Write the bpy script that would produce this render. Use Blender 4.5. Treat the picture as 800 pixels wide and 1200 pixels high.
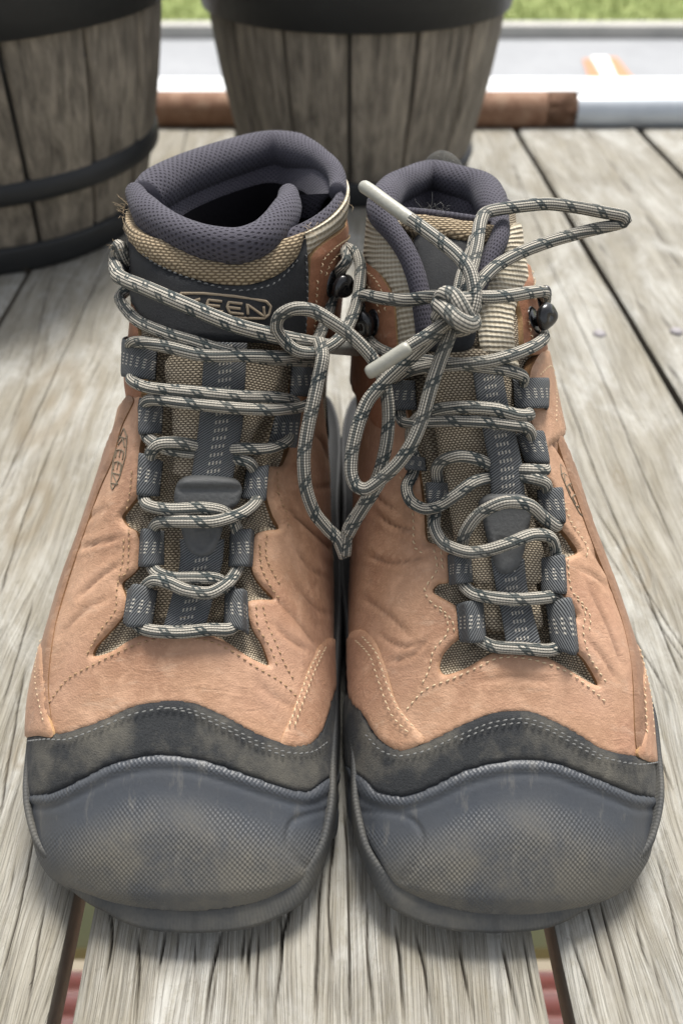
import bpy, math, random
import numpy as np
from mathutils import Vector
from mathutils.bvhtree import BVHTree
from mathutils.geometry import delaunay_2d_cdt

random.seed(7); rng = np.random.default_rng(7)
S = bpy.context.scene
for o in list(bpy.data.objects): bpy.data.objects.remove(o)

# ------------------------------------------------------------------ camera
PITCH = math.radians(43.0); FPX = 920.0; CZ = 0.30
cd = bpy.data.cameras.new('camera'); cam = bpy.data.objects.new('camera', cd)
S.collection.objects.link(cam); S.camera = cam
cam.location = (0, 0, CZ); cam.rotation_euler = (math.pi/2 - PITCH, 0, 0)
cd.sensor_fit = 'VERTICAL'; cd.sensor_height = 36.0; cd.sensor_width = 36.0
cd.lens = 36.0*FPX/1200; cd.clip_start = 0.01; cd.clip_end = 500
cd.dof.use_dof = True; cd.dof.focus_distance = 0.285; cd.dof.aperture_fstop = 8.5
# ------------------------------------------------------------------ sky, sun, exposure
SUN_EL, SUN_AZ = math.radians(62), math.radians(12)      # azimuth measured clockwise from +Y
w = bpy.data.worlds.new('World'); S.world = w; w.use_nodes = True
wn = w.node_tree; bg = wn.nodes['Background']
sk = wn.nodes.new('ShaderNodeTexSky'); sk.sky_type = 'NISHITA'; sk.sun_disc = False
sk.sun_elevation = SUN_EL; sk.sun_rotation = SUN_AZ; sk.dust_density = 3.0; sk.air_density = 1.0; sk.ozone_density = 1.0
hs = wn.nodes.new('ShaderNodeHueSaturation'); hs.inputs['Saturation'].default_value = 0.28
wn.links.new(sk.outputs[0], hs.inputs['Color']); wn.links.new(hs.outputs[0], bg.inputs[0])
bg.inputs[1].default_value = 0.105
sl = bpy.data.lights.new('sun', 'SUN'); sun = bpy.data.objects.new('sun', sl); S.collection.objects.link(sun)
sl.energy = 2.6; sl.angle = math.radians(20); sl.color = (1.0, 0.965, 0.91)
dv = Vector((math.sin(SUN_AZ)*math.cos(SUN_EL), math.cos(SUN_AZ)*math.cos(SUN_EL), math.sin(SUN_EL)))
sun.rotation_euler = dv.to_track_quat('Z', 'Y').to_euler()
S.view_settings.view_transform = 'Standard'; S.view_settings.look = 'None'
S.view_settings.exposure = 1.18; S.view_settings.gamma = 1.0
CP, SP = math.cos(PITCH), math.sin(PITCH)

def ray(px, py):
    x = (px-400)/FPX; y = -(py-600)/FPX
    return np.array((x, CP + y*SP, -SP + y*CP))
def at_z(px, py, z):
    d = ray(px, py); t = (z-CZ)/d[2]; return np.array((0, 0, CZ)) + d*t
def at_d(px, py, D): return np.array((0, 0, CZ)) + ray(px, py)*D
def to_px(P):
    P = np.asarray(P, float); Y = P[..., 1]; Z = P[..., 2]-CZ
    dep = Y*CP - Z*SP; up = Y*SP + Z*CP
    return np.stack((400+FPX*P[..., 0]/dep, 600-FPX*up/dep), -1)

# ------------------------------------------------------------------ helpers
C = S.collection.objects
def tag(o, label=None, cat=None, group=None, kind=None):
    if label: o['label'] = label
    if cat: o['category'] = cat
    if group: o['group'] = group
    if kind: o['kind'] = kind
    return o
def empty(name, loc):
    o = bpy.data.objects.new(name, None); o.empty_display_size = .02; C.link(o); o.location = loc; return o
def mk(name, V, F, mats, parent=None, uv=None, mi=None, smooth=True, kind=None, attr=None, flat=None):
    """one mesh object; V in world space, shifted to be local to the parent"""
    V = np.asarray(V, float)
    off = np.zeros(3)
    p = parent
    while p is not None:
        off += np.array(p.location); p = p.parent
    me = bpy.data.meshes.new(name)
    me.from_pydata((V-off).tolist(), [], [tuple(int(i) for i in f) for f in F])
    for m in (mats if isinstance(mats, (list, tuple)) else [mats]): me.materials.append(m)
    if mi is not None: me.polygons.foreach_set('material_index', np.asarray(mi, np.int32))
    if smooth: me.polygons.foreach_set('use_smooth', np.ones(len(me.polygons), bool))
    if uv is not None:
        L = me.uv_layers.new(name='UVMap'); li = np.empty(len(me.loops), np.int32)
        me.loops.foreach_get('vertex_index', li)
        L.data.foreach_set('uv', np.asarray(uv, float)[li].astype(np.float32).ravel())
    if attr is not None:
        for k, a in attr.items():
            at = me.attributes.new(k, 'FLOAT', 'POINT'); at.data.foreach_set('value', np.asarray(a, np.float32))
    me.update()
    o = bpy.data.objects.new(name, me); C.link(o)
    if parent is not None: o.parent = parent
    if kind: o['kind'] = kind
    return o
class Acc:
    def __init__(s): s.V = []; s.F = []; s.n = 0; s.uv = []
    def add(s, V, F, uv=None):
        V = np.asarray(V, float); s.V.append(V); s.F += [tuple(int(i)+s.n for i in f) for f in F]; s.n += len(V)
        s.uv.append(np.zeros((len(V), 2)) if uv is None else np.asarray(uv, float))
    def mk(s, name, mats, parent=None, **k):
        return mk(name, np.concatenate(s.V), s.F, mats, parent, uv=np.concatenate(s.uv), **k)
def grid_faces(n, m, wrap=False):
    F = []
    for i in range(n-1):
        for j in range(m if wrap else m-1):
            a = i*m+j; b = i*m+(j+1) % m; F.append((a, b, b+m, a+m))
    return F
def box_vf(cx, cy, cz, sx, sy, sz):
    V = [(cx+a*sx/2, cy+b*sy/2, cz+c*sz/2) for a in (-1, 1) for b in (-1, 1) for c in (-1, 1)]
    return V, [(0, 1, 3, 2), (4, 6, 7, 5), (0, 4, 5, 1), (2, 3, 7, 6), (0, 2, 6, 4), (1, 5, 7, 3)]
def sstep(x): x = np.clip(x, 0, 1); return x*x*(3-2*x)
def catmull(P, n=8, closed=False):
    P = np.asarray(P, float); N = len(P); out = []
    for i in range(N if closed else N-1):
        if closed: p0, p1, p2, p3 = P[(i-1) % N], P[i], P[(i+1) % N], P[(i+2) % N]
        else: p0, p1, p2, p3 = P[max(i-1, 0)], P[i], P[i+1], P[min(i+2, N-1)]
        # centripetal-ish: plain Catmull with damped tangents
        for k in range(n):
            t = k/n; m1 = (p2-p0)*.42; m2 = (p3-p1)*.42
            out.append((2*t**3-3*t*t+1)*p1+(t**3-2*t*t+t)*m1+(-2*t**3+3*t*t)*p2+(t**3-t*t)*m2)
    if not closed: out.append(P[-1])
    return np.array(out)
def resample(P, step, closed=False):
    P = np.asarray(P, float)
    if closed: P = np.vstack([P, P[:1]])
    d = np.r_[0, np.cumsum(np.linalg.norm(np.diff(P, axis=0), axis=1))]
    n = max(3, int(round(d[-1]/step))); s = np.linspace(0, d[-1], n+1)
    if closed: s = s[:-1]
    return np.stack([np.interp(s, d, P[:, k]) for k in range(P.shape[1])], 1)
_perm = rng.random((256, 256))
def vnoise(x, y):
    xi = np.floor(x).astype(int); yi = np.floor(y).astype(int); fx = sstep(x-xi); fy = sstep(y-yi)
    g = lambda a, b: _perm[a % 256, b % 256]
    return (g(xi, yi)*(1-fx)+g(xi+1, yi)*fx)*(1-fy)+(g(xi, yi+1)*(1-fx)+g(xi+1, yi+1)*fx)*fy
def fbm(x, y, o=4):
    s = 0; a = .5
    for k in range(o): s = s+a*vnoise(x*2**k+17*k, y*2**k+31*k); a *= .5
    return s
def in_poly(P, Q):
    x, y = P[:, 0], P[:, 1]; r = np.zeros(len(P), bool); n = len(Q)
    for i in range(n):
        x1, y1 = Q[i]; x2, y2 = Q[(i+1) % n]
        if y1 == y2: continue
        c = ((y1 > y) != (y2 > y)) & (x < (x2-x1)*(y-y1)/(y2-y1)+x1); r ^= c
    return r
def dist_line(P, Q, closed=True):
    d = np.full(len(P), 1e9); n = len(Q)
    for i in range(n if closed else n-1):
        a = Q[i]; b = Q[(i+1) % n]; ab = b-a; L = ab@ab+1e-18
        t = np.clip(((P-a)@ab)/L, 0, 1); e = P-(a+t[:, None]*ab); d = np.minimum(d, np.einsum('ij,ij->i', e, e))
    return np.sqrt(d)

# ------------------------------------------------------------------ materials
class N:
    def __init__(s, name):
        s.m = bpy.data.materials.new(name); s.m.use_nodes = True; s.t = s.m.node_tree; s.p = s.t.nodes['Principled BSDF']
        s._c = {}
    def new(s, ty, **k):
        n = s.t.nodes.new(ty)
        for a, b in k.items(): setattr(n, a, b)
        return n
    def put(s, sock, v):
        if isinstance(v, bpy.types.NodeSocket): s.t.links.new(v, sock)
        elif isinstance(v, (tuple, list)) and sock.type == 'RGBA' and len(v) == 3: sock.default_value = (*v, 1)
        else: sock.default_value = v
    def m_(s, op, a, b=0.0, c=0.0, clamp=False):
        n = s.new('ShaderNodeMath', operation=op); n.use_clamp = clamp
        s.put(n.inputs[0], a); s.put(n.inputs[1], b); s.put(n.inputs[2], c); return n.outputs[0]
    def add(s, a, b): return s.m_('ADD', a, b)
    def mul(s, a, b): return s.m_('MULTIPLY', a, b)
    def sub(s, a, b): return s.m_('SUBTRACT', a, b)
    def obj(s): 
        if 'tc' not in s._c: s._c['tc'] = s.new('ShaderNodeTexCoord')
        return s._c['tc'].outputs['Object']
    def uv(s):
        s.obj(); return s._c['tc'].outputs['UV']
    def sep(s, v): n = s.new('ShaderNodeSeparateXYZ'); s.put(n.inputs[0], v); return n.outputs
    def comb(s, x, y, z=0.0):
        n = s.new('ShaderNodeCombineXYZ'); s.put(n.inputs[0], x); s.put(n.inputs[1], y); s.put(n.inputs[2], z); return n.outputs[0]
    def noise(s, sc, det=3, v=None, ro=.5, dist=0.0, scale=None):
        n = s.new('ShaderNodeTexNoise'); v = s.obj() if v is None else v
        if scale is not None:
            mp = s.new('ShaderNodeMapping'); s.put(mp.inputs[0], v); mp.inputs['Scale'].default_value = scale; v = mp.outputs[0]
        s.put(n.inputs['Vector'], v); n.inputs['Scale'].default_value = sc; n.inputs['Detail'].default_value = det
        n.inputs['Roughness'].default_value = ro; n.inputs['Distortion'].default_value = dist; return n.outputs[0]
    def voro(s, sc, v=None, feature='F1'):
        n = s.new('ShaderNodeTexVoronoi', feature=feature); s.put(n.inputs['Vector'], s.obj() if v is None else v)
        n.inputs['Scale'].default_value = sc; return n.outputs['Distance']
    def ramp(s, f, stops, interp='LINEAR'):
        n = s.new('ShaderNodeValToRGB'); r = n.color_ramp; r.interpolation = interp
        while len(r.elements) > 1: r.elements.remove(r.elements[-1])
        r.elements[0].position = stops[0][0]; c = stops[0][1]; r.elements[0].color = (*c, 1) if isinstance(c, (tuple, list)) else (c, c, c, 1)
        for p, c in stops[1:]:
            e = r.elements.new(p); e.color = (*c, 1) if isinstance(c, (tuple, list)) else (c, c, c, 1)
        s.put(n.inputs[0], f); return n.outputs[0]
    def mix(s, f, a, b, mode='MIX'):
        n = s.new('ShaderNodeMix', data_type='RGBA', blend_type=mode)
        s.put(n.inputs[0], f); s.put(n.inputs[6], a); s.put(n.inputs[7], b); return n.outputs[2]
    def map(s, f, a, b, c=0.0, d=1.0):
        n = s.new('ShaderNodeMapRange'); s.put(n.inputs[0], f)
        for i, v in enumerate((a, b, c, d)): n.inputs[1+i].default_value = v
        return n.outputs[0]
    def bump(s, h, dist, st=1.0, nrm=None):
        n = s.new('ShaderNodeBump'); s.put(n.inputs['Height'], h); n.inputs['Distance'].default_value = dist; n.inputs['Strength'].default_value = st
        if nrm is not None: s.put(n.inputs['Normal'], nrm)
        return n.outputs[0]
    def attr(s, name): n = s.new('ShaderNodeAttribute'); n.attribute_name = name; return n.outputs['Fac']
    def out(s, col, rough=.6, nrm=None, spec=.5, sheen=0, metal=0):
        s.put(s.p.inputs['Base Color'], col); s.put(s.p.inputs['Roughness'], rough)
        if nrm is not None: s.put(s.p.inputs['Normal'], nrm)
        s.p.inputs['Specular IOR Level'].default_value = spec; s.p.inputs['Sheen Weight'].default_value = sheen*.15
        s.p.inputs['Sheen Roughness'].default_value = .5
        s.p.inputs['Metallic'].default_value = metal; return s.m

def m_leather(name, c1, c2, c3):
    n = N(name); big = n.noise(28, 4); mid = n.noise(110, 4, dist=.6); fine = n.noise(1400, 3)
    pk = n.noise(16, 3)
    col = n.ramp(big, [(.3, c2), (.5, c1), (.72, c3)])
    col = n.mix(n.map(mid, .52, .74, 0, .5), col, tuple(min(1, x*1.28) for x in c3))
    # pale dusty scuffs, thin streaks
    sc = n.noise(60, 5, scale=(1, 4, 2), ro=.7)
    col = n.mix(n.map(sc, .56, .74, 0, .40), col, (.52, .385, .28))
    dk = n.noise(75, 5, ro=.65, dist=1.2)
    col = n.mix(n.map(dk, .60, .78, 0, .45), col, tuple(x*.55 for x in c2))
    nap = n.noise(420, 4, ro=.7); col = n.mix(n.map(pk, .5, .66, 0, .40), col, tuple(a*b for a, b in zip(c3, (1.0, .90, .98))))
    col = n.mix(n.map(nap, .52, .70, 0, .14), col, tuple(x*.62 for x in c1)); col = n.mix(n.map(nap, .50, .36, 0, .25), col, tuple(min(1, x*1.35) for x in c3))
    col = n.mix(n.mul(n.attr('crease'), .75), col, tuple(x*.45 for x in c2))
    ed = n.attr('edge')
    col = n.mix(n.mul(ed, .28), col, tuple(x*1.12+.02 for x in (c1[0], c1[1]*.98, c1[2]*.8)))
    grain = n.voro(1500); b = n.bump(grain, .00012, .7)
    b = n.bump(fine, .00010, .5, b)
    wr = n.noise(70, 3, scale=(1, 2.2, 2.2), dist=1.5); b = n.bump(n.m_('ABSOLUTE', n.sub(wr, .5)), .0022, .22, b)
    return n.out(col, n.map(mid, .3, .7, .52, .72), b, .35, .12)
LEATHER = m_leather('tan_leather', (.350, .202, .122), (.290, .155, .092), (.41, .252, .163))
LEATHER_D = m_leather('brown_leather', (.235, .100, .050), (.19, .076, .036), (.28, .13, .07))
BIND = m_leather('dark_brown_strip', (.215, .120, .072), (.17, .09, .052), (.26, .155, .098))
def m_edge(name, c):
    n = N(name); f = n.noise(900, 3); col = n.mix(f, tuple(x*.55 for x in c), tuple(x*1.3 for x in c))
    return n.out(col, .85, n.bump(f, .0003), .2)
EDGE = m_edge('leather_cut_edge', (.21, .115, .055)); EDGE_L = m_edge('leather_cut_edge_light', (.42, .26, .13))
def m_suede():
    n = N('charcoal_suede'); f = n.noise(1600, 3); b_ = n.noise(45, 5, ro=.65)
    col = n.mix(f, (.015, .016, .017), (.044, .046, .048))
    col = n.mix(n.map(b_, .42, .66, 0, .75), col, (.13, .12, .098)); col = n.mix(n.mul(n.attr('edge'), .8), col, (.018, .019, .021))
    return n.out(col, .9, n.bump(f, .0003, .8), .2, .25)
SUEDE = m_suede()
def m_patch():
    n = N('dark_nubuck'); f = n.noise(1500, 3); b_ = n.noise(60, 4)
    col = n.mix(f, (.012, .0125, .0135), (.034, .035, .037)); col = n.mix(n.map(b_, .5, .8, 0, .3), col, (.06, .06, .057))
    return n.out(col, .85, n.bump(f, .0002, .6), .2, .2)
PATCH = m_patch()
def m_rubber():
    n = N('toe_rubber'); uv = n.sep(n.uv()); hm = n.attr('tex')
    oc = n.sep(n.obj()); h = n.mul(n.m_('SINE', n.mul(oc[0], 6.2832/.0017)), n.m_('SINE', n.mul(n.add(oc[1], oc[2]), -.0+.707*6.2832/.0019))); hh = n.mul(n.mul(h, hm), n.map(n.noise(55, 4), .35, .6, .2, .75))
    dust = n.noise(38, 6, ro=.7); fine = n.noise(900, 4)
    dz = n.attr('dust')
    col = n.mix(fine, (.033, .038, .047), (.050, .057, .068))
    dm = n.mul(n.map(dust, .26, .60, 0, 1), dz)
    col = n.mix(dm, col, (.125, .115, .094))
    col = n.mix(n.mul(n.map(hh, 0, -1, 0, 1), n.mul(.16, dz)), col, (.17, .155, .125))
    sc = n.noise(90, 4, scale=(3, .6, 1), ro=.7); col = n.mix(n.map(sc, .58, .68, 0, .35), col, (.15, .142, .125))
    nr = n.bump(hh, .00025, .75); nr = n.bump(fine, .00010, .5, nr); nr = n.bump(dust, .0007, .3, nr)
    return n.out(col, n.add(n.map(dm, 0, .6, .33, .62), n.mul(hm, .14)), nr, .5)
RUBBER = m_rubber()
def m_plain(name, c, rough=.6, var=.25, bs=500, bd=.0002, spec=.5, metal=0, sheen=0):
    n = N(name); f = n.noise(bs, 3); g = n.noise(bs*.06, 4)
    col = n.mix(f, tuple(x*(1-var) for x in c), tuple(x*(1+var) for x in c)); col = n.mix(n.mul(g, .3), col, tuple(x*1.5 for x in c))
    return n.out(col, rough, n.bump(f, bd), spec, sheen, metal)
SOLE = m_plain('sole_rubber', (.022, .024, .027), .65); BLACK = m_plain('black_enamel', (.010, .010, .011), .22, bd=.00003, spec=.6)
def m_soletoe():
    n = N('sole_edge_rubber'); d = n.noise(35, 6, ro=.7); f = n.noise(1100, 3)
    uv = n.sep(n.uv()); rb = n.m_('SINE', n.mul(uv[0], 6.2832/.0013))
    toe = n.map(n.sep(n.obj())[1], -.125, -.085, 1, 0); col = n.mix(f, (.014, .015, .016), (.026, .027, .029)); col = n.mix(n.mul(toe, .8), col, (.045, .048, .051)); col = n.mix(n.mul(n.map(d, .35, .65, .05, .8), n.map(toe, 0, 1, .08, 1)), col, (.115, .107, .088))
    return n.out(col, .7, n.bump(f, .0002, .6, n.bump(rb, .00012, .4)), .4)
SOLE_T = m_soletoe()
def m_knit(name, dark, light, pu, pv, amp=.0004, sh=.2):
    """small interlocked loops in rows: UV in metres"""
    n = N(name); uv = n.sep(n.uv()); nz = n.noise(160, 3)
    u = n.add(n.mul(uv[0], 1/pu), n.mul(nz, .9)); v = n.add(n.mul(uv[1], 1/pv), n.mul(nz, .5))
    row = n.m_('FLOOR', u); vv = n.add(v, n.mul(n.m_('MODULO', row, 2.0), .5))
    a = n.m_('SINE', n.mul(n.m_('FRACT', u), 3.1416)); b = n.m_('SINE', n.mul(n.m_('FRACT', n.m_('ADD', vv, 100.0)), 3.1416))
    h = n.m_('POWER', n.m_('ABSOLUTE', n.mul(a, b)), .8)
    fz = n.noise(2500, 2); hh = n.add(h, n.mul(fz, .25)); g = n.noise(50, 4)
    col = n.ramp(hh, [(.12, tuple(x*.6 for x in dark)), (.45, dark), (1.0, light)])
    col = n.mix(n.map(g, .4, .7, 0, .25), col, dark)
    return n.out(col, .88, n.bump(hh, amp, .9), .25, sh)
KNIT = m_knit('taupe_knit', (.15, .12, .083), (.54, .455, .335), .00085, .0012, .0005)
KNIT_L = m_knit('sand_knit', (.17, .125, .075), (.40, .32, .21), .0010, .0015, .0006)
def m_rib():
    n = N('ribbed_cream_knit'); uv = n.sep(n.uv()); nz = n.noise(90, 2)
    rib = n.m_('SINE', n.add(n.mul(uv[0], 6.2832/.0019), n.mul(nz, 5.0)))
    x = n.m_('SINE', n.mul(uv[1], 6.2832/.0014)); h = n.add(rib, n.mul(x, .35)); fz = n.noise(2200, 2); h = n.add(h, n.mul(fz, .5))
    col = n.ramp(n.map(h, -1.2, 1.6), [(.0, (.24, .20, .14)), (.4, (.40, .35, .26)), (1, (.56, .51, .41))])
    return n.out(col, .88, n.bump(h, .0004, .9), .25, .2)
RIB = m_rib()
def m_lining():
    n = N('charcoal_mesh_lining'); uv = n.sep(n.uv()); p = .0017
    u = n.mul(uv[0], 1/p); v = n.mul(uv[1], 1/(p*1.15)); row = n.m_('FLOOR', n.add(u, 200.0)); v = n.add(v, n.mul(n.m_('MODULO', row, 2.0), .5))
    fu = n.sub(n.m_('FRACT', n.add(u, 200.0)), .5); fv = n.sub(n.m_('FRACT', n.add(v, 200.0)), .5)
    r = n.m_('SQRT', n.add(n.mul(fu, n.mul(fu, 1.0)), n.mul(fv, n.mul(fv, 2.2))))
    hole = n.map(r, .18, .40); fz = n.noise(2400, 2); g = n.noise(60, 3)
    col = n.mix(hole, (.018, .016, .022), n.mix(fz, (.036, .034, .044), (.085, .080, .098)))
    col = n.mix(n.map(g, .4, .75, 0, .3), col, (.085, .08, .097))
    return n.out(col, .9, n.bump(n.add(hole, n.mul(fz, .3)), .0005, .9), .2, .3)
LINING = m_lining()
LINING_SHADE = m_plain('lining_painted_shade', (.006, .0055, .007), .95, .3, 600, .0002, spec=.1)  # near-black lining colour, shade deep in the boot opening painted in
def m_web():
    """UV x along the strap, y across (metres, 0 in the middle)"""
    n = N('webbing'); uv = n.sep(n.uv())
    tw = n.m_('SINE', n.add(n.mul(uv[0], 6.2832/.0010), n.mul(uv[1], 6.2832/.0014)))
    fz = n.noise(2200, 2); g = n.noise(120, 3)
    col = n.mix(n.map(tw, -.6, .9), (.036, .038, .041), (.150, .158, .162)); col = n.mix(n.mul(fz, .35), col, (.10, .106, .108))
    fx = n.m_('FRACT', n.add(n.mul(uv[0], 1/.0030), n.add(100.0, n.mul(uv[1], 60.0)))); fy = n.m_('FRACT', n.add(n.mul(uv[1], 1/.00125), 100.0))
    tick = n.mul(n.m_('LESS_THAN', n.m_('ABSOLUTE', n.sub(fx, .5)), .21), n.m_('LESS_THAN', n.m_('ABSOLUTE', n.sub(fy, .5)), .22))
    tick = n.mul(tick, n.m_('LESS_THAN', n.m_('ABSOLUTE', uv[1]), .0025))
    col = n.mix(n.mul(tick, .9), col, (.46, .43, .37)); col = n.mix(n.map(g, .5, .8, 0, .25), col, (.14, .13, .11))
    return n.out(col, .85, n.bump(n.add(tw, n.mul(tick, 1.2)), .0003, .8), .3, .1)
WEB = m_web()
def m_lace(name, lt, dk):
    """UV x = length (m), y = turn 0..1"""
    n = N(name); uv = n.sep(n.uv()); K = 15.0
    vv = n.mul(uv[1], K); strand = n.m_('FRACT', vv); sid = n.m_('FLOOR', vv)
    gap = n.map(n.m_('ABSOLUTE', n.sub(strand, .5)), .22, .44, 1, 0)
    rib = n.m_('SINE', n.mul(uv[0], 6.2832/.0010)); rb = n.map(rib, -1, 1, .55, 1)
    fz = n.noise(2600, 2); g = n.noise(60, 2)
    col = n.mix(gap, tuple(x*.8 for x in dk), n.mix(rb, tuple(x*.45 for x in lt), lt))
    third = n.m_('LESS_THAN', n.m_('MODULO', n.add(sid, 1.0), 5.0), .5)
    col = n.mix(n.mul(third, .85), col, dk)
    # staggered crossings of the dark strands
    seg = n.m_('FLOOR', n.mul(uv[1], 6.0)); st = n.mul(n.m_('MODULO', seg, 3.0), .17)
    sl = n.mul(n.m_('FRACT', n.mul(uv[1], 6.0)), .16)
    ph = n.m_('FRACT', n.add(n.add(n.mul(uv[0], 1/.0125), st), n.add(sl, 50.0)))
    tk = n.map(n.m_('ABSOLUTE', n.sub(ph, .14)), .115, .145, 1, 0)
    dotp = n.m_('LESS_THAN', n.m_('ABSOLUTE', n.sub(ph, .14)), .045)
    dot = n.mul(n.mul(dotp, n.m_('LESS_THAN', n.m_('ABSOLUTE', n.sub(n.m_('FRACT', n.mul(uv[1], 6.0)), .5)), .16)), 1.0)
    col = n.mix(n.mul(tk, .93), col, dk); col = n.mix(n.mul(dot, .85), col, lt)
    col = n.mix(n.mul(fz, .2), col, (.16, .15, .135)); col = n.mix(n.map(g, .45, .7, 0, .3), col, tuple(x*.45 for x in lt))
    h = n.add(n.mul(gap, 1.0), n.mul(rib, .22)); h = n.sub(h, n.mul(tk, .3)); h = n.add(h, n.mul(fz, .3))
    return n.out(col, .85, n.bump(h, .00045, .9), .25, .15)
LACE = m_lace('grey_flecked_lace', (.50, .462, .39), (.020, .034, .037))
LACE_B = m_lace('blue_grey_lace', (.53, .55, .53), (.055, .066, .076))
AGLET = m_plain('clear_lace_tip', (.27, .265, .225), .35, .15, 700, .0001); AGLET_D = m_plain('taped_lace_tip', (.22, .22, .20), .35, .3, 500, .0001)
THREAD = m_plain('tan_thread', (.30, .19, .10), .8); THREAD_L = m_plain('pale_thread', (.50, .38, .24), .8); THREAD_D = m_plain('grey_thread', (.13, .13, .125), .8)
EMB = m_plain('embroidery_thread', (.26, .205, .14), .8); DARKT = m_plain('dark_print', (.15, .12, .08), .8)
TABM = m_plain('tongue_tab_rubber', (.06, .061, .060), .65, .3, 700, .0002)

# ------------------------------------------------------------------ boot surface
NU, NV = 280, 241; SKIN = .0022
def hermite(x, xs, ys):
    """monotone cubic through the table"""
    xs = np.asarray(xs, float); ys = np.asarray(ys, float); h = np.diff(xs); d = np.diff(ys)/h
    m = np.r_[d[0], np.where(d[1:]*d[:-1] > 0, 2*d[1:]*d[:-1]/(d[1:]+d[:-1]+1e-30), 0), d[-1]]
    i = np.clip(np.searchsorted(xs, x)-1, 0, len(h)-1); t = (x-xs[i])/h[i]
    return ((2*t**3-3*t*t+1)*ys[i]+(t**3-2*t*t+t)*h[i]*m[i]+(-2*t**3+3*t*t)*ys[i+1]+(t**3-t*t)*h[i]*m[i+1])
class Boot:
    def __init__(s, T, kb=.1, rise=(0, 0), shear=0.0, kp=1.05):
        T = np.array(T, float); s.T = T
        d = np.r_[0, np.cumsum(np.maximum(np.hypot(np.diff(T[:, 0]), np.diff(T[:, 1])), .002))]; s.LU = d[-1]
        U = d/d[-1]; s.U = U; u = np.linspace(0, 1, NU)**1.15; s.us = u
        col = [hermite(u, U, T[:, k]) for k in range(T.shape[1])]
        Yt, zt, Ye, ze, cx, wl, wr, e1, e2, k = [c[:, None] for c in col]
        phi = np.linspace(0, math.pi, NV)[None, :]
        c, sn = np.cos(phi), np.abs(np.sin(phi))
        xA = -np.sign(c)*np.abs(c)**e1; tA = sn**e2
        s2 = np.sin(2*phi); xB = -np.sign(s2)*np.abs(s2)**.92; th = 2*phi-math.pi/2; tB = (1+np.sin(th))/2
        x = (1-k)*xA+k*xB; t = (1-k)*tA+k*tB
        X = cx+shear*k*(1-t)**1.5+np.where(x < 0, wl, wr)*x
        x = x*(1-k*kb*(1-t)**kp*sstep((u[:, None]-.72)/.28)); X = cx+shear*k*(1-t)**1.5+np.where(x < 0, wl, wr)*x
        top = sstep((u[:, None]-.80)/.2)*np.sin(math.pi*np.clip(t, 0, 1))*np.where(x < 0, rise[0], rise[1])*np.minimum(np.abs(x)/.5, 1)
        s.P = np.stack([X, Ye+t*(Yt-Ye), ze+t*(zt-ze)+top], -1)
        du = np.gradient(s.P, axis=0); dvv = np.gradient(s.P, axis=1); n = np.cross(du, dvv)
        n /= np.linalg.norm(n, axis=-1, keepdims=True)+1e-12
        mid = s.P[NU//2, NV//2]; 
        if n[NU//2, NV//2, 2] < 0: n = -n
        s.Nn = n; s.LV = .20
        tri = []; V = s.P.reshape(-1, 3)
        for i in range(NU-1):
            for j in range(NV-1):
                a = i*NV+j; tri += [(a, a+1, a+NV+1), (a, a+NV+1, a+NV)]
        V = (s.P+s.Nn*SKIN).reshape(-1, 3)
        s.tri = tri; s.bvh = BVHTree.FromPolygons([Vector(v) for v in V], tri, all_triangles=True)
        s.V = V
    def S(s, u, v, h=0.0):
        u = np.clip(np.asarray(u, float), 0, 1); v = np.clip(np.asarray(v, float), 0, 1)
        fi = np.clip(u, 0, 1)**(1/1.15)*(NU-1); fj = v*(NV-1)
        i = np.clip(fi.astype(int), 0, NU-2); j = np.clip(fj.astype(int), 0, NV-2); a = (fi-i)[..., None]; b = (fj-j)[..., None]
        def q(A): return (A[i, j]*(1-a)+A[i+1, j]*a)*(1-b)+(A[i, j+1]*(1-a)+A[i+1, j+1]*a)*b
        n = q(s.Nn); n /= np.linalg.norm(n, axis=-1, keepdims=True)+1e-12
        return q(s.P)+n*np.asarray(h)[..., None]
    def _uv(s, loc, fi):
        t = s.tri[fi]; A, B, Cc = (s.V[k] for k in t); p = np.array(loc)
        v0, v1, v2 = B-A, Cc-A, p-A; d00, d01, d11, d20, d21 = v0@v0, v0@v1, v1@v1, v2@v0, v2@v1
        den = d00*d11-d01*d01+1e-30; b = (d11*d20-d01*d21)/den; c = (d00*d21-d01*d20)/den; a = 1-b-c
        ii = [k//NV for k in t]; jj = [k % NV for k in t]
        fi_ = a*ii[0]+b*ii[1]+c*ii[2]; fj = a*jj[0]+b*jj[1]+c*jj[2]
        return (max(fi_, 0)/(NU-1))**1.15, fj/(NV-1)
    def uv(s, px, py):
        d = Vector(ray(px, py)); o = Vector((0, 0, CZ))
        loc, nr, fi, dist = s.bvh.ray_cast(o, d.normalized())
        if loc is not None:
            fa = s.tri[fi][0]; nn = s.Nn[fa//NV, fa % NV]; far = nn@np.array(d) > 0
        else: far = False
        if loc is None or far:
            best = None; dn = d.normalized(); end = .44 if loc is None else dist-.035
            for k in range(60):
                q = o+dn*(.18+(end-.18)*k/59); l2, n2, f2, ds = s.bvh.find_nearest(q)
                if best is None or ds < best[0]: best = (ds, l2, f2)
            loc, fi = best[1], best[2]
        return s._uv(loc, fi)
    def path_uv(s, pts):
        """pixel points (x, y[, dv]) -> uv"""
        out = []
        for p in pts:
            u, v = s.uv(p[0], p[1]); 
            if len(p) > 2: v = v+p[2]
            out.append((u, min(max(v, 0), 1)))
        return np.array(out)
    def pt(s, px, py, h):
        """h > 0: millimetres over the surface; h < 0: distance along the view axis in metres"""
        if h < 0: return at_d(px, py, -h)
        u, v = s.uv(px, py); return s.S(np.array([u]), np.array([v]), np.array([h*.001]))[0]

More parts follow.
